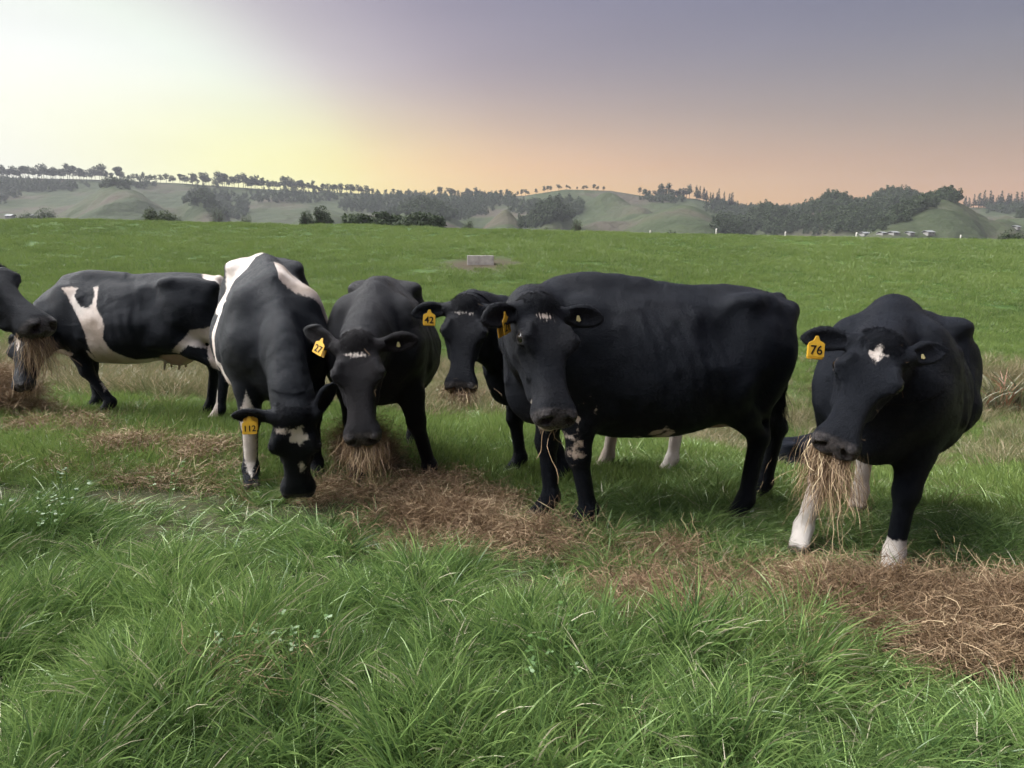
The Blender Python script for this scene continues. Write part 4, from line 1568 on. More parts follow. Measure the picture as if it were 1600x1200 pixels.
def patch_B(V, hl, onh, hoofs):
    V = V - np.array([0, 0, .07])
    hoofs = [f_ - np.array([0, 0, .07]) for f_ in hoofs]
    p = np.full(len(V), -.5)
    x, y, z = V.T
    side = y > 0
    a = poly_sd(x, z, [(.43, 1.165), (.36, 1.175), (.30, 1.165), (.305, 1.09), (.235, 1.00), (.16, .985), (.13, 1.03), (.13, 1.10), (.165, 1.165),
                       (.12, 1.18), (.10, 1.08), (.085, .99), (.02, .90), (-.0, .83), (.02, .72), (-.02, .61), (-.12, .53), (-.20, .50),
                       (-.35, .51), (-.40, .49), (-.46, .38), (.0, .38), (.16, .44), (.18, .60), (.19, .78), (.24, .89), (.32, 1.02), (.37, 1.10)])
    p = np.maximum(p, np.where(side, a, -.5))
    p = np.maximum(p, np.where((y > -.06) & (z < .52), poly_sd(x, z, [(.14, .52), (.14, .36), (-.35, .36), (-.33, .48), (-.12, .49)]), -.5))
    c = poly_sd(x, z, [(-.53, .57), (-.66, .70), (-.72, .78), (-.86, .80), (-.95, .84), (-.92, .60), (-.95, .40), (-.88, .42), (-.84, .60), (-.70, .64), (-.60, .56)])
    p = np.maximum(p, np.where(side, c, -.5))
    p = np.maximum(p, np.where((x > .28) & (x < .8) & ~onh & (z < .60) & (z > .30), poly_sd(x, z, [(.68, .60), (.52, .62), (.36, .56), (.5, .50), (.70, .46)]), -.5))
    f = hoofs[0]
    near = np.linalg.norm(V[:, :2] - f[:2], axis=1) < .26
    p = np.maximum(p, np.where(near & (z < .60) & (y > f[1] - .02), .028 - np.abs(x - f[0] - .03 - .16 * (z - .4)) - .3 * np.clip(np.abs(z - .42) - .12, 0, 9), -.5))
    f = hoofs[2]
    near = np.linalg.norm(V[:, :2] - f[:2], axis=1) < .2
    p = np.maximum(p, np.where(near & (z - f[2] < .34) & (x > f[0] - .03), .03 - np.abs(y - f[1] - .03), -.5))
    p = np.maximum(p, np.where(z > 1.15, .13 - np.hypot(x + .90, y), -.5))          # rump patch
    s = poly_sd(hl[:, 1], hl[:, 0], [(-.06, .03), (.05, .03), (.03, .12), (-.005, .20), (-.03, .12)])
    return np.maximum(p, np.where(onh & (hl[:, 2] > .0), s, -.5))


def patch_A(V, hl, onh, hoofs):
    s = .016 - np.hypot((hl[:, 0] - .07) * .5, hl[:, 1] * .8)
    return np.where(onh & (hl[:, 2] > .04), s, -.5)


def patch_H(V, hl, onh, hoofs):
    return .07 - np.hypot(np.hypot(V[:, 0] + .93, V[:, 1]), V[:, 2] - .68)


# big black cow standing side-on, turning its head to the viewer
P, M = head_at(834, 490, 3.45, 872, 655, .56)
cow_F, inf_F = build_cow('cow', 'big all-black cow standing side-on with head turned, white speckles on foreleg', (.73, 4.25), (-.94, -.34), 1.06,
                         P, M, (.50, -1, .30), ears=((.0, -.05), (-.5, -.15)), tilt=.06,
                         feet=[(.40, .17), (.50, -.10), (-.60, .17), (-.98, -.14)], patch=patch_F, coat=COAT_BLUE, tone=.75, group=HERD, seed=3, belly=1.06, teats=False)
P, M = head_at(1374, 548, 3.30, 1303, 700, .54)
cow_G, inf_G = build_cow('cow', 'black cow with white star and white feet, tag 76, chewing a long hay wisp', (2.13, 4.02), (-.59, -.807), 1.03,
                         P, M, (-.42, -1, .38), ears=((.85, .25), (-.35, .0)), tilt=.12, belly=.86, ribs=.004,
                         feet=[(.53, .12), (.45, -.33), (-.83, -.03), (-.52, -.24)], patch=patch_G, coat=COAT_BLUE, tone=.2, group=HERD, seed=4)
P, M = head_at(460, 640, 4.0, 466, 774, .53, near=False)
cow_C, inf_C = build_cow('cow', 'black and white cow grazing head down with white saddle stripes, tag 112', (-1.645, 5.07), (.36, -.93), 1.02,
                         P, M, (.22, -1, .1), ears=((.9, .5), (.0, .1)), tilt=-.10, ribs=.004, neck=.80,
                         feet=[(.42, .20), (.50, -.20), (-.70, .18), (-.80, -.18)], patch=patch_C, coat=COAT_BLUE, tone=.3, group=HERD, seed=5)
P, M = head_at(560, 540, 4.05, 566, 688, .54)
cow_D, inf_D = build_cow('cow', 'brownish black cow facing the viewer, tag 27, muzzle in a hay heap', (-.924, 5.19), (.10, -.995), 1.0,
                         P, M, (.08, -1, .45), ears=((.12, .1), (.65, .1)),
                         feet=[(.47, .33), (.44, -.15), (-.70, .18), (-.82, -.17)], patch=patch_D, coat=COAT_BROWN, tone=.8, group=HERD, seed=6, belly=1.05)
P, M = head_at(728, 482, 4.55, 720, 608, .53)
cow_E, inf_E = build_cow('cow', 'black cow with white hind legs, tag 42, partly hidden behind the big black cow', (.50, 5.42), (-.88, -.47), 1.0,
                         P, M, (.05, -1, .3), ears=((.0, .1), (-.22, .05)),
                         feet=[(.32, .25), (.45, -.15), (-.74, .17), (-.32, -.10)], patch=patch_E, coat=COAT_BLUE, tone=.4, group=HERD, seed=7)
P, M = head_at(48, 522, 6.6, 30, 606, .52)
cow_B, inf_B = build_cow('cow', 'black and white cow seen from its left side, feeding at the left', (-3.69, 7.05), (-1, -.02), 1.0,
                         P, M, (-.45, -1, .2), ears=((.05, .1), (.1, .2)),
                         feet=[(.15, .17), (.44, -.15), (-.88, .17), (-.66, -.17)], patch=patch_B, coat=COAT_BLUE, tone=.3, group=HERD, seed=8, voxel=.014)
P, M = head_at(-62, 425, 3.9, 68, 510, .55)
cow_A, inf_A = build_cow('cow', 'black cow at the left edge, only its head in profile showing', (-3.92, 4.05), (1, -.08), 1.0,
                         P, M, (.55, -.12, .80), ears=((.1, .3), (.1, .6)),
                         feet=[(.42, .16), (.36, -.16), (-.70, .17), (-.8, -.17)], patch=patch_A, coat=COAT_BLUE, tone=.25, group=HERD, seed=9, voxel=.014)
# ------------------------------------------------------------------ grass and hay
def ribbon(pts, w, nrm_):
    """tapering ribbon along pts (n,3); w per point; returns verts and quads"""
    pts = np.asarray(pts)
    T = np.gradient(pts, axis=0)
    s = np.cross(T, nrm_)
    s /= np.linalg.norm(s, axis=1)[:, None] + 1e-9
    v = np.empty((len(pts) * 2, 3))
    v[0::2], v[1::2] = pts - s * w[:, None], pts + s * w[:, None]
    k = np.arange(len(pts) - 1) * 2
    return v, np.stack([k, k + 1, k + 3, k + 2], 1)


def tuft_mesh(name, seed, n, rad, hl, width, lean, seg=4, comb=None, mat=None, upright=.4):
    r = np.random.default_rng(seed)
    V, Fq, sh, hh, o = [], [], [], [], 0
    for i in range(n):
        a = r.uniform(0, 6.283)
        q = rad * math.sqrt(r.uniform(0, 1))
        base = np.array([math.cos(a) * q, math.sin(a) * q, -.02])
        da = a + r.normal(0, .9)
        dirn = np.array([math.cos(da), math.sin(da), 0])
        if comb is not None:
            dirn = unit(dirn * .55 + np.array([math.cos(comb), math.sin(comb), 0]) * r.uniform(.2, 1.3))
        L_ = r.uniform(*hl)
        th0 = r.uniform(.05, .55) * lean
        bend = r.uniform(.5, 1.7) * lean
        p, ang, pts = base.copy(), th0, []
        for k in range(seg + 1):
            pts.append(p.copy())
            st = L_ / seg
            p = p + st * (dirn * math.sin(ang) + np.array([0, 0, math.cos(ang)]))
            ang = min(ang + bend / seg, 2.0)
        pts = np.array(pts)
        tt = np.linspace(0, 1, seg + 1)
        w = width * r.uniform(.6, 1.25) * np.clip(1.05 - tt**2.2, .04, 1) * np.minimum(1, .55 + tt * 2)
        sd = np.cross(dirn, [0, 0, 1])
        nr = np.cross(sd, np.gradient(pts, axis=0)) + sd * r.normal(0, .5)
        v, f = ribbon(pts, w, nr)
        V.append(v)
        Fq.append(f + o)
        o += len(v)
        sh.append(np.full(len(v), r.uniform(0, 1)))
        hh.append(np.repeat(tt, 2))
    return mesh_from(name, np.concatenate(V), np.concatenate(Fq), mat, True,
                     {'shade': ('FLOAT', np.concatenate(sh)), 'h': ('FLOAT', np.concatenate(hh))})


def blade_mat(name, dark, mid, light, straw, trans=.30, straw_at=.93):
    m = Mat(name)
    sh, h = m.attr('shade'), m.attr('h')
    big = m.math('ADD', m.math('MULTIPLY', m.noise(.9, 3), .45), m.math('MULTIPLY', m.noise(.11, 3), .55))
    f = m.math('ADD', m.math('MULTIPLY', sh, .55), m.math('MULTIPLY_ADD', big, .9, -.22), clamp=True)
    c = m.ramp(f, [(.15, dark), (.48, mid), (.80, light)])
    tip = m.math('MULTIPLY', m.math('POWER', h, 2.0), .35)
    c = m.mix(tip, c, light)
    c = m.mix(m.math('GREATER_THAN', sh, straw_at), c, straw)
    m.set(Base_Color=c, Roughness=.32)
    m.b.inputs['Specular IOR Level'].default_value = .50
    tr = m.node('ShaderNodeBsdfTranslucent')
    m.l.new(c, tr.inputs[0])
    mx = m.node('ShaderNodeMixShader')
    mx.inputs[0].default_value = trans
    m.l.new(m.b.outputs[0], mx.inputs[1])
    m.l.new(tr.outputs[0], mx.inputs[2])
    m.l.new(mx.outputs[0], m.out.inputs[0])
    return m.m


GRASS_M = blade_mat('lush_grass', (.028, .074, .030, 1), (.122, .218, .062, 1), (.310, .415, .140, 1), (.50, .46, .33, 1), .26, .94)
SHORT_M = blade_mat('grazed_grass', (.056, .098, .028, 1), (.128, .192, .052, 1), (.200, .265, .076, 1), (.26, .25, .13, 1), .34, .97)
DRY_M = blade_mat('rank_dry_grass', (.080, .115, .042, 1), (.150, .155, .072, 1), (.26, .215, .125, 1), (.38, .30, .20, 1), .30, .80)

HAYSPOTS = [  # picture position, spread across, spread in depth (m), heap height, amount
    (10, 655, .34, .34, .40, 75), (60, 668, .50, .45, .08, 55), (120, 680, .5, .3, .04, 34), (205, 705, .40, .35, .05, 42), (255, 725, .42, .28, .05, 46), (180, 752, .5, .18, .03, 26), (265, 775, .45, .16, .03, 26),
    (340, 715, .4, .25, .02, 18), (120, 745, .4, .2, .02, 14),
    (560, 742, .20, .18, .34, 60), (560, 752, .34, .26, .14, 80), (620, 772, .40, .26, .09, 95), (690, 790, .40, .22, .07, 85), (670, 825, .34, .14, .06, 60), (745, 826, .32, .15, .04, 44), (850, 846, .32, .10, .03, 22),
    (510, 765, .25, .14, .04, 24), (400, 745, .3, .2, .02, 18), (905, 878, .28, .10, .02, 12),
    (985, 927, .24, .18, .13, 60), (1050, 907, .24, .16, .12, 50), (1010, 957, .25, .14, .06, 40), (1120, 937, .3, .18, .05, 26), (1110, 997, .24, .10, .05, 36), (1180, 1007, .16, .10, .04, 22), (1050, 987, .28, .12, .03, 24),
    (1190, 952, .3, .16, .05, 24), (1290, 947, .30, .16, .09, 62), (1380, 967, .34, .2, .13, 95), (1480, 982, .36, .22, .16, 110), (1570, 1007, .36, .24, .17, 120), (1640, 1000, .34, .24, .16, 90), (1440, 1015, .26, .12, .08, 36),
    (1340, 1000, .22, .10, .05, 18), (1530, 1045, .28, .14, .07, 60), (1600, 1075, .22, .12, .06, 48), (1250, 978, .2, .10, .05, 16), (1390, 952, .3, .1, .08, 40), (1500, 947, .3, .10, .10, 40), (1470, 1085, .2, .08, .03, 16),
    (380, 1088, .07, .05, .03, 9), (865, 1150, .10, .05, .03, 8), (1080, 1005, .10, .05, .03, 9), (1240, 1050, .10, .05, .03, 8), (420, 1060, .1, .05, .02, 4),
    (700, 870, .35, .12, .02, 16), (1000, 882, .4, .14, .02, 14), (450, 790, .3, .15, .02, 12), (1330, 1080, .12, .06, .02, 8),
]
HC = np.array([list(hit(a, b)) + [c, d, e, f] for a, b, c, d, e, f in HAYSPOTS])


def hay_cover(x, y):
    m = np.zeros(np.shape(x))
    for hx, hy, hz_, rx, ry, hh, am in HC:
        m = np.maximum(m, np.exp(-(((x - hx) / (rx * .72))**2 + ((y - hy) / (ry * .72))**2)) * min(1, am / 40))
    return m * (1 - .75 * (vnoise(x * 2.3, y * 3.6, 77) > .04))


def hay_height(x, y):
    z = np.zeros(np.shape(x))
    for hx, hy, hz_, rx, ry, hh, am in HC:
        z = np.maximum(z, hh * np.exp(-(((x - hx) / (rx * .8))**2 + ((y - hy) / (ry * .8))**2)))
    return z


rg = np.random.default_rng(23)


def fan(n, d0, d1, p, tmax=.98):
    """points thinning out with distance: density falls as d**-p"""
    u = rg.uniform(0, 1, n)
    e = 2 - p
    d = (d0**e + u * (d1**e - d0**e))**(1 / e) if abs(e) > 1e-3 else d0 * (d1 / d0)**u
    t = rg.uniform(-tmax, tmax, n)
    return t * d, d


def put_grass(name, pts_xy, coll, nvar, smin_, smax_, label, hvar=None, zoff=0.0, lean=.12, size=None):
    x, y = pts_xy
    n = len(x)
    z = ground(x, y) + zoff
    s = rg.uniform(smin_, smax_, n) if size is None else size
    hv = np.ones(n) if hvar is None else hvar
    rot = np.stack([rg.normal(0, lean, n), rg.normal(0, lean, n), rg.uniform(0, 6.283, n)], 1)
    scatter_object(name, np.stack([x, y, z], 1), rot, np.stack([s, s, s * hv], 1), rg.integers(0, nvar, n), coll, label)


# tall lush sward under and in front of the herd
lush = [tuft_mesh('lush_tuft_%d' % k, 900 + k, 70, .085, (.10, .27), .0033, 1.1, 5, 0.0 if k < 6 else None, GRASS_M) for k in range(8)]
lush += [tuft_mesh('tussock_%d' % k, 930 + k, 100, .06, (.14, .34), .0032, .9, 6, None, GRASS_M) for k in range(2)]
lush_c = unlinked('lush_tufts', lush)
x, y = fan(10500, .9, 10.0, .85)
clump = fbm(x * 1.9, y * 1.9, 91, 3)
keep = (rg.uniform(0, 1, len(x)) > hay_cover(x, y) * 1.08) & (rg.uniform(0, 1, len(x)) < .72 + clump * 1.2) & (rg.uniform(0, 1, len(x)) < 1 - sstep(7.5, 10, y))
t_ = x / y
keep &= rg.uniform(0, 1, len(x)) > .85 * sstep(.40, .55, t_) * sstep(4.6, 5.6, y)
x, y, clump = x[keep], y[keep], clump[keep]
n = len(x)
hv = np.clip(.78 + 1.15 * clump, .28, 1.5) * (1 - .45 * hay_cover(x, y)) * (1 - .45 * sstep(2.9, 4.0, y)) * (1 - .35 * sstep(4.2, 5.0, y))
vi = rg.choice(10, n, p=[.075] * 6 + [.125] * 2 + [.15] * 2)
swirl = 2.6 * fbm(x * .8, y * .8, 111, 3) * 2 + .6
rz_ = np.where(vi < 6, swirl + rg.normal(0, .9, n), rg.uniform(0, 6.28, n))
sc_ = rg.uniform(.72, 1.15, n)
scatter_object('grass', np.stack([x, y, ground(x, y)], 1), np.stack([rg.normal(0, .12, n), rg.normal(0, .12, n), rz_], 1),
               np.stack([sc_, sc_, sc_ * hv], 1), vi, lush_c, 'lush long green grass of the foreground')

# clover and broad-leaved weeds in the sward
def clover_mesh(name, seed, mat):
    r = np.random.default_rng(seed)
    V, Fq, sh, hh = [], [], [], []
    for i in range(9):
        a, L_ = r.uniform(0, 6.28), r.uniform(.10, .24)
        tip = np.array([math.cos(a) * L_ * .45, math.sin(a) * L_ * .45, L_])
        b0 = len(V)
        sd = np.array([-math.sin(a), math.cos(a), 0]) * .0014
        V += [-sd, sd, tip + sd, tip - sd]
        Fq.append([b0, b0 + 1, b0 + 2, b0 + 3])
        for k in range(3):
            th = a + (k - 1) * 2.1 + r.normal(0, .2)
            d = np.array([math.cos(th), math.sin(th), r.normal(.1, .25)])
            w = np.array([-math.sin(th), math.cos(th), r.normal(0, .2)])
            s_ = r.uniform(.007, .013)
            b1 = len(V)
            V += [tip, tip + d * s_ * .6 + w * s_ * .55, tip + d * s_ * 1.4 + w * s_ * .5, tip + d * s_ * 1.6, tip + d * s_ * 1.4 - w * s_ * .5, tip + d * s_ * .6 - w * s_ * .55]
            Fq += [[b1, b1 + 1, b1 + 2, b1 + 3], [b1, b1 + 3, b1 + 4, b1 + 5]]
    q = r.uniform(.45, .95)
    return mesh_from(name, np.array(V), np.array(Fq), mat, True, {'shade': ('FLOAT', np.full(len(V), q * .45)), 'h': ('FLOAT', np.full(len(V), .1))})


clv = unlinked('clover_plants', [clover_mesh('clover_%d' % k, 70 + k, GRASS_M) for k in range(5)])
cx_, cy_ = [], []
for a, b, sp, k in ((450, 1050, .05, 3), (20, 865, .12, 3), (95, 830, .16, 3), (845, 1100, .04, 2), (240, 840, .3, 2)):
    c0 = hit(a, b)
    cx_.append(c0[0] + rg.normal(0, sp, k))
    cy_.append(c0[1] + rg.normal(0, sp, k))
cx_, cy_ = np.concatenate(cx_), np.concatenate(cy_)
n = len(cx_)
s_ = rg.uniform(.8, 1.3, n)
scatter_object('clover', np.stack([cx_, cy_, ground(cx_, cy_)], 1), np.stack([rg.normal(0, .15, n), rg.normal(0, .15, n), rg.uniform(0, 6.28, n)], 1), np.stack([s_, s_, s_], 1),
               rg.integers(0, 5, n), clv, 'clover and small broad-leaved weeds among the grass')

# shorter grass everywhere on the paddock
short = [tuft_mesh('short_tuft_%d' % k, 950 + k, 110, .22, (.05, .12), .0034, .8, 3, None, SHORT_M) for k in range(6)]
short_c = unlinked('short_tufts', short)
x, y = fan(42000, 4.5, 74, 1.15)
dk_ = dryness(x, y)
md = np.exp(-(((x - TROUGH[0]) / 2.9)**2 + ((y - TROUGH[1]) / 4.3)**2)**2)
keep = (rg.uniform(0, 1, len(x)) > dk_ * .85) & (rg.uniform(0, 1, len(x)) > md * 1.1) & (rg.uniform(0, 1, len(x)) > hay_cover(x, y))
x, y = x[keep], y[keep]
put_grass('pasture_grass', (x, y), short_c, len(short), .8, 1.3, 'short grazed grass of the paddock slope', .7 + .6 * fbm(x * .35, y * .35, 5, 3) + .35,
          size=rg.uniform(.8, 1.3, len(x)) * np.clip(y / 14, 1, 3.2)**.6)

# rank, half dead grass on the gully floor and bank
rank = [tuft_mesh('rank_tuft_%d' % k, 980 + k, 80, .16, (.12, .30), .0030, 1.0, 4, None, DRY_M) for k in range(6)]
rank_c = unlinked('rank_tufts', rank)
x, y = fan(16000, 6.0, 24, .9)
keep = rg.uniform(0, 1, len(x)) < dryness(x, y) * .95
x, y = x[keep], y[keep]
t_ = x / y
put_grass('rank_grass', (x, y), rank_c, len(rank), .8, 1.5, 'faded straw-coloured rank grass in the dip behind the herd', .7 + .7 * (fbm(x * .6, y * .6, 15, 3) + .3) + .5 * sstep(.35, .5, t_))


# ---- hay
def strand(r, start, dirn, L_, curl, seg=6, droop=0.0):
    p, d, pts = np.array(start, float), unit(dirn), []
    for k in range(seg + 1):
        pts.append(p.copy())
        p = p + d * L_ / seg
        d = unit(d + r.normal(0, curl, 3) + np.array([0, 0, -droop]))
    return np.array(pts)


def strands_mesh(name, lines, r, w, mat):
    V, Fq, sh, o = [], [], [], 0
    for pts in lines:
        ww = np.full(len(pts), w * r.uniform(.55, 1.3))
        ww[-1] *= .4
        v, f = ribbon(pts, ww, r.normal(size=3))
        V.append(v)
        Fq.append(f + o)
        o += len(v)
        sh.append(np.full(len(v), r.uniform(0, 1)))
    return mesh_from(name, np.concatenate(V), np.concatenate(Fq), mat, True, {'shade': ('FLOAT', np.concatenate(sh))})


hy = Mat('hay_straw')
hc = hy.ramp(hy.math('ADD', hy.math('MULTIPLY', hy.attr('shade'), .75), hy.math('MULTIPLY_ADD', hy.noise(3.0, 3), .6, -.18), clamp=True),
             [(.05, (.075, .048, .028, 1)), (.40, (.19, .122, .072, 1)), (.75, (.32, .225, .135, 1)), (.97, (.60, .49, .32, 1))])
hy.set(Base_Color=hc, Roughness=.6)
hy.b.inputs['Specular IOR Level'].default_value = .25
HAY_M = hy.m

hay_v = []
for k in range(8):
    r = np.random.default_rng(1200 + k)
    ls = []
    for i in range(100):
        a = r.uniform(0, 6.283)
        st = np.array([r.normal(0, .075), r.normal(0, .075), r.uniform(0, .05)])
        ls.append(strand(r, st, (math.cos(a), math.sin(a), r.normal(.0, .13)), r.uniform(.05, .20), .36))
    hay_v.append(strands_mesh('hay_clump_%d' % k, ls, r, .00085, HAY_M))
hay_c = unlinked('hay_clumps', hay_v)
hx, hyy = [], []
for cx, cy, cz, rx, ry, hh, am in HC:
    k = int(am * (1.0 + 5 * hh) * 1.05)
    hx.append(cx + rg.normal(0, rx * .46, k))
    hyy.append(cy + rg.normal(0, ry * .46, k))
hx, hyy = np.concatenate(hx), np.concatenate(hyy)
n = len(hx)
hole = vnoise(hx * 2.3, hyy * 3.6, 77) > .08
hx, hyy = hx[~hole], hyy[~hole]
n = len(hx)
hz_ = ground(hx, hyy) + 1.1 * hay_height(hx, hyy) * rg.uniform(.25, 1.0, n) + rg.uniform(-.01, .05, n)
hs_ = rg.uniform(.7, 1.25, n)
scatter_object('hay', np.stack([hx, hyy, hz_], 1), np.stack([rg.normal(0, .27, n), rg.normal(0, .27, n), rg.uniform(0, 6.28, n)], 1),
               np.stack([hs_, hs_, hs_], 1), rg.integers(0, len(hay_v), n), hay_c, 'brown hay spread in a trail of heaps over the grass')
print('hay clumps', n)
# ------------------------------------------------------------------ tags, hay wisps, resting cow, trough, posts and the rest
ear_tag(cow_C, inf_C, 1, '112', .60, facing=(.20, -1, .12), out=.012)
ear_tag(cow_D, inf_D, 1, '27', .42, facing=(-.62, -1, .30), tilt=-.32, out=.012)
ear_tag(cow_E, inf_E, 1, '42', .55, facing=(.10, -1, .10), tilt=-.05)
ear_tag(cow_F, inf_F, 1, '21', .45, facing=(1, -.42, .10), tilt=.16)
ear_tag(cow_G, inf_G, 1, '76', .80, facing=(.05, -1, .15), tilt=-.08, out=.028)
ear_button(cow_D, inf_D, 0, .52, .9)
ear_button(cow_F, inf_F, 0, .42, .9)
ear_button(cow_G, inf_G, 0, .40, .7)


def hay_strands_material():
    m = Mat('hay_in_mouth')
    c_ = m.ramp(m.attr('shade'), [(.05, (.10, .060, .036, 1)), (.45, (.22, .14, .080, 1)), (.80, (.38, .27, .16, 1)), (.98, (.58, .46, .28, 1))])
    m.set(Base_Color=c_, Roughness=.6)
    return m.m


WISP_M = hay_strands_material()


def hay_wisp(info, n, length, width, label, seed, spread=.25, drop=None, w=.0010, side=(0, 0), lift=0.0, out=0.0, curl=.30, droop=.12, mess=.22):
    """a mouthful of hay hanging from the lips"""
    r = np.random.default_rng(seed)
    fw, base, sc_ = info['fw'], info['base'], info['scale']

    def Wp(p):
        return base + (np.asarray(p) * sc_) @ fw
    o = Wp(info['hp'](.495, 0, -.062))
    Hx = info['HM'][0] @ fw
    Hy = info['HM'][1] @ fw
    Hz = info['HM'][2] @ fw
    o = o + Hz * .05 * min(1, out * 2) + Hx * .02 * min(1, out * 2)
    lines = []
    for i in range(n):
        u = r.normal(0, .42)
        st = Hy * u * width + Hx * r.uniform(-.06, .015) + np.array([0, 0, r.uniform(-.01, .02)])
        dirn = unit(Hx * r.uniform(.1, .6) + Hy * (u * spread + r.normal(0, mess)) + np.array([side[0], side[1], -r.uniform(.35, 1.1) + lift]) + Hz * out * r.uniform(.2, 1.2) + r.normal(0, mess * .6, 3))
        L_ = length * r.uniform(.35, 1.05) if i % 9 else length * r.uniform(1.0, 1.6)
        lines.append(strand(r, st, dirn, L_, curl, 9, droop))
    ob = link('hay_wisp', strands_mesh('hay_wisp', lines, r, w, WISP_M))
    ob.location = tuple(o)
    return tag(ob, label, 'hay', 'mouthfuls of hay')


hay_wisp(inf_G, 950, .29, .105, 'thick long wisp of hay hanging from the mouth of cow 76', 11, .15, out=.15, curl=.26, droop=.24, mess=.13, w=.0008)
hay_wisp(inf_A, 420, .24, .09, 'wisp of hay hanging from the mouth of the cow at the left edge', 12, .2, curl=.26, droop=.24, mess=.15, w=.0008)
hay_wisp(inf_E, 600, .12, .13, 'short bristling mouthful of hay of cow 42', 13, .5, out=.5, w=.0008)
hay_wisp(inf_F, 7, .22, .08, 'few thin straws dangling from the mouth of the big black cow', 14, .3, w=.0016)
hay_wisp(inf_D, 600, .20, .10, 'bundle of hay pulled up by cow 27 from the heap', 15, .30, out=.25, curl=.26, droop=.2, mess=.16, w=.0008)
hay_wisp(inf_B, 90, .14, .10, 'small mouthful of hay of the side-on black and white cow', 16, .4)


# straws caught on the cows' heads and backs
def stray(info, spots, seed):
    r = np.random.default_rng(seed)
    lines = [strand(r, info['hp'](*sp), info['HM'].T @ r.normal(0, 1, 3) * np.array([1, 1, .6]), L_, .35, 6) for sp, L_ in spots]
    link('straw', strands_mesh('straw', lines, r, .0011, WISP_M), info['root'])


stray(inf_G, [((.185, .115, .095), .09), ((.02, -.09, .075), .08), ((.0, .07, .09), .08), ((.05, .12, .08), .06), ((.30, .09, .03), .05), ((.43, .09, .02), .06)], 21)
stray(inf_E, [((.01 + .006 * k, .10 + .004 * k, .07), .05) for k in range(9)], 22)
stray(inf_D, [((.06, .04, .10), .05), ((.30, .08, .05), .06)], 23)

# resting cow far back in the dip
hx_, hy_ = 5.50, 13.4
rp = np.array([hx_, hy_, gz(hx_, hy_)])
hv_ = unit([.92, .38, 0])
cow_H, inf_H = build_cow('cow', 'black cow lying in the dip behind cow 76, white spot by its tail', (hx_, hy_), (.92, .38), 1.08,
                         rp + hv_ * 1.0 + np.array([0, 0, .78]), rp + hv_ * 1.35 + np.array([-.1, 0, .45]), (.6, .2, .8), ears=((.1, .2), (.1, .2)),
                         lying=True, patch=patch_H, coat=COAT_BLUE, tone=.2, voxel=.022, fur=0, seed=31)

# concrete water trough on the slope
CONC = plain('trough_concrete', (.36, .34, .33), .85, .2, 3.0, .28)
tr_p = np.array([TROUGH[0], TROUGH[1], gz(TROUGH[0], TROUGH[1])])
tr = empty('water_trough', tr_p, .03)
tag(tr, 'small grey concrete water trough in a muddy patch on the slope', 'trough')


def beam(lo, hi, bev=.02):
    """box with chamfered upright edges and rim"""
    (x0, y0, z0), (x1, y1, z1) = lo, hi
    ring = lambda i, z: [(x0 + i + bev, y0 + i, z), (x1 - i - bev, y0 + i, z), (x1 - i, y0 + i + bev, z), (x1 - i, y1 - i - bev, z),
                         (x1 - i - bev, y1 - i, z), (x0 + i + bev, y1 - i, z), (x0 + i, y1 - i - bev, z), (x0 + i, y0 + i + bev, z)]
    v = ring(0, z0) + ring(0, z1 - bev) + ring(bev, z1)
    f = []
    for r_ in range(2):
        for k in range(8):
            f.append([r_ * 8 + k, r_ * 8 + (k + 1) % 8, (r_ + 1) * 8 + (k + 1) % 8, (r_ + 1) * 8 + k])
    f += [list(range(8))[::-1], [16 + k for k in range(8)]]
    return np.array(v), f


W2, D2, H2 = .76, .48, .50
for lo, hi in (((-W2, -D2, -.2), (W2, -D2 + .10, H2)), ((-W2, D2 - .10, -.2), (W2, D2, H2)), ((-W2, -D2 + .102, -.2), (-W2 + .10, D2 - .102, H2 - .003)), ((W2 - .10, -D2 + .102, -.2), (W2, D2 - .102, H2 - .003))):
    v, f = beam(lo, hi)
    link('trough_wall', mesh_from('trough_wall', v, f, CONC, False), tr)
wm = Mat('trough_water').set(Base_Color=(.02, .03, .03, 1), Roughness=.08).m
wv = [(-W2 + .1, -D2 + .1, H2 - .1), (W2 - .1, -D2 + .1, H2 - .1), (W2 - .1, D2 - .1, H2 - .1), (-W2 + .1, D2 - .1, H2 - .1)]
link('water', mesh_from('water', wv, [[0, 1, 2, 3]], wm, False), tr)

# pale fence posts along the crest
POST_M = plain('pale_post_timber', (.48, .46, .43), .85, .15, 6.0, .3)
for px, top, lab in ((1012, 360, 'short pale fence post, leftmost along the crest'), (1113, 357, 'pale fence post on the crest left of the forest'),
                     (1219, 362, 'pale fence post on the crest below the forest'), (1328, 363, 'pale fence post on the crest by the white farm sheds'),
                     (1488, 367, 'pale fence post on the crest nearest the right edge')):
    d = 76.0
    x_ = (px - 800) / FOC * d
    g_ = gz(x_, d)
    zt = float(ray(px, top)[2] * d + CAM_H)
    po = empty('fence_post', (x_, d, g_))
    v, f = tube([(0, 0, -.3), (0, 0, (zt - g_) * .6), (0, 0, zt - g_ - .03), (0, 0, zt - g_)], [.085, .08, .078, .06], 10)
    f.append([3 * 10 + k for k in range(10)])
    link('post', mesh_from('post', v, f, POST_M), po)
    v, f = tube([(0, -.095, zt - g_ - .22), (0, -.075, zt - g_ - .22)], [.03, .02], 8)
    link('insulator', mesh_from('insulator', v, f + [[k for k in range(8)]], INK_M), po)
    tag(po, lab, 'post', 'fence posts along the crest')

# far farm buildings
WALLW = plain('pale_weatherboard', (.20, .195, .19), .8, .2, .3, .08)
ROOFG = plain('grey_iron_roof', (.17, .175, .18), .6, .3, .3, .12)
GLAS = Mat('far_window').set(Base_Color=(.03, .035, .04, 1), Roughness=.15).m


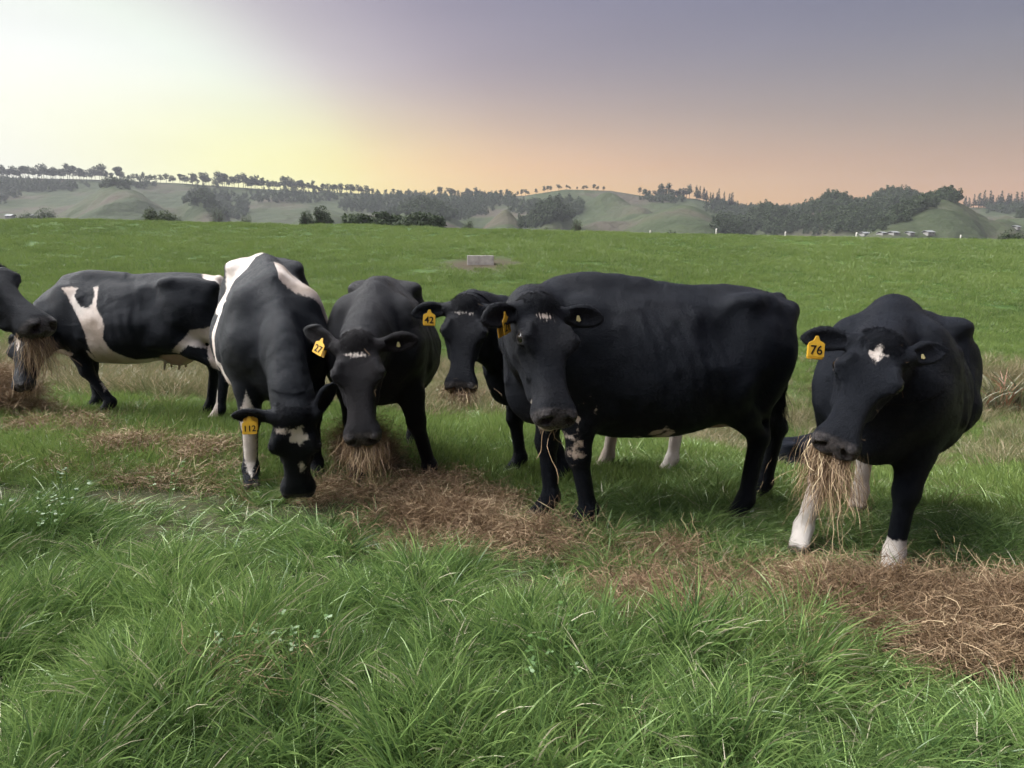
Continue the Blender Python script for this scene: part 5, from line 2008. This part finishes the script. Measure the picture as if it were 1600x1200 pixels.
def farm_building(px, py, wpx, hpx, label, depth=7.0, roof=.5):
    p = hill_pt(px, py)
    k = p[1] / FOC
    w, h = wpx * k / 2 * .75, hpx * k * .75
    t = empty('farm_building', (p[0], p[1], p[2] - 1.0), .08)
    h0 = 1.0 + h * (1 - roof)
    v, f = beam((-w, -depth / 2, 0), (w, depth / 2, h0), .05)
    link('wall', mesh_from('wall', v, f, WALLW, False), t)
    e, hr = .35, h * roof + .2
    rv = [(-w - e, -depth / 2 - e, h0 - .05), (w + e, -depth / 2 - e, h0 - .05), (w + e, 0, h0 + hr), (-w - e, 0, h0 + hr), (-w - e, depth / 2 + e, h0 - .05), (w + e, depth / 2 + e, h0 - .05)]
    rv += [(a, b, c + .18) for a, b, c in rv]
    link('roof', mesh_from('roof', rv, [[6, 7, 8, 9], [9, 8, 11, 10], [0, 3, 2, 1], [3, 4, 5, 2], [0, 1, 7, 6], [4, 10, 11, 5], [0, 6, 9, 3], [3, 9, 10, 4], [1, 2, 8, 7], [2, 5, 11, 8]], ROOFG, False), t)
    nw = max(1, int(wpx / 7))
    for i in range(nw):
        cx = -w + (i + .5) * 2 * w / nw
        v, f = beam((cx - w / nw * .35, -depth / 2 - .08, 1 + (h0 - 1) * .3), (cx + w / nw * .35, -depth / 2 - .02, 1 + (h0 - 1) * .8), .02)
        link('window', mesh_from('window', v, f, GLAS, False), t)
    return tag(t, label, 'building', 'far farm buildings')


for a in ((1343, 367, 20, 5, 'long pale farm shed at the left of the far farm group'), (1366, 366, 8, 4, 'small pale hut right of the long farm shed'), (1384, 366, 12, 5, 'pale farmhouse in the middle of the far farm group'),
          (1408, 366, 9, 4, 'small pale building right of the far farmhouse'), (1437, 366, 14, 6, 'rounded pale barn at the right of the far farm group'), (1570, 357, 7, 5, 'tiny pale hut below the grassy knoll at right'),
          (34, 340, 12, 6, 'tiny white farmhouse at the far left'), (66, 340, 10, 6, 'second tiny white house at the far left')):
    farm_building(*a[:4], a[4])


# flax on the bank, dry weeds
FLAX_M = blade_mat('flax_leaf', (.055, .065, .030, 1), (.12, .125, .065, 1), (.24, .21, .14, 1), (.26, .13, .08, 1), .2, .80)
for k, (px, py, s_, lab) in enumerate(((1530, 642, .75, 'low tuft of flax at the left end of the bank'), (1562, 640, 1.0, 'middle flax bush with pale blades on the bank'), (1598, 642, 1.1, 'flax bush on the bank cut by the right edge'))):
    p = hit(px, py, 14, 30)
    fx_ = empty('flax_plant', p)
    fx_.scale = (s_,) * 3
    link('leaves', tuft_mesh('flax_leaves', 600 + k, 70, .22, (.6, 1.25), .020, .75, 6, None, FLAX_M), fx_)
    link('crown_base', tuft_mesh('flax_base', 620 + k, 60, .30, (.25, .5), .012, 1.1, 4, None, FLAX_M), fx_)
    tag(fx_, lab, 'plant', 'flax along the bank')
for k, (px, py, lab) in enumerate(((1492, 782, 'small dead weed clump in the short grass behind cow 76'), (1455, 800, 'thin dry seed stalks beside the dead weed clump'))):
    p = hit(px, py)
    wd = link('dry_weed', tuft_mesh('dry_weed', 640 + k, 90 if k == 0 else 14, .12, (.10, .28) if k == 0 else (.3, .5), .0022, 1.1, 4, None, DRY_M))
    wd.location = tuple(p)
    tag(wd, lab, 'weed')
# ------------------------------------------------------------------ air
def box_mesh(name, lo, hi, mat=None):
    lo, hi = np.asarray(lo, float), np.asarray(hi, float)
    v = np.array([[(lo, hi)[a][0], (lo, hi)[b][1], (lo, hi)[c][2]] for a in (0, 1) for b in (0, 1) for c in (0, 1)])
    return mesh_from(name, v, [[0, 1, 3, 2], [4, 6, 7, 5], [0, 4, 5, 1], [2, 3, 7, 6], [0, 2, 6, 4], [1, 5, 7, 3]], mat, False)


hzm = bpy.data.materials.new('haze_air')
hzm.use_nodes = True
hzm.node_tree.nodes.clear()
pv = hzm.node_tree.nodes.new('ShaderNodeVolumePrincipled')
pv.inputs['Color'].default_value = (.62, .63, .72, 1)
pv.inputs['Density'].default_value = .00017
pv.inputs['Anisotropy'].default_value = .1
mo = hzm.node_tree.nodes.new('ShaderNodeOutputMaterial')
hzm.node_tree.links.new(pv.outputs[0], mo.inputs['Volume'])
tag(link('haze', box_mesh('haze', (-2900, -60, -30), (2900, 1450, 150), hzm)), 'thin evening haze lying over the valley', kind='stuff')
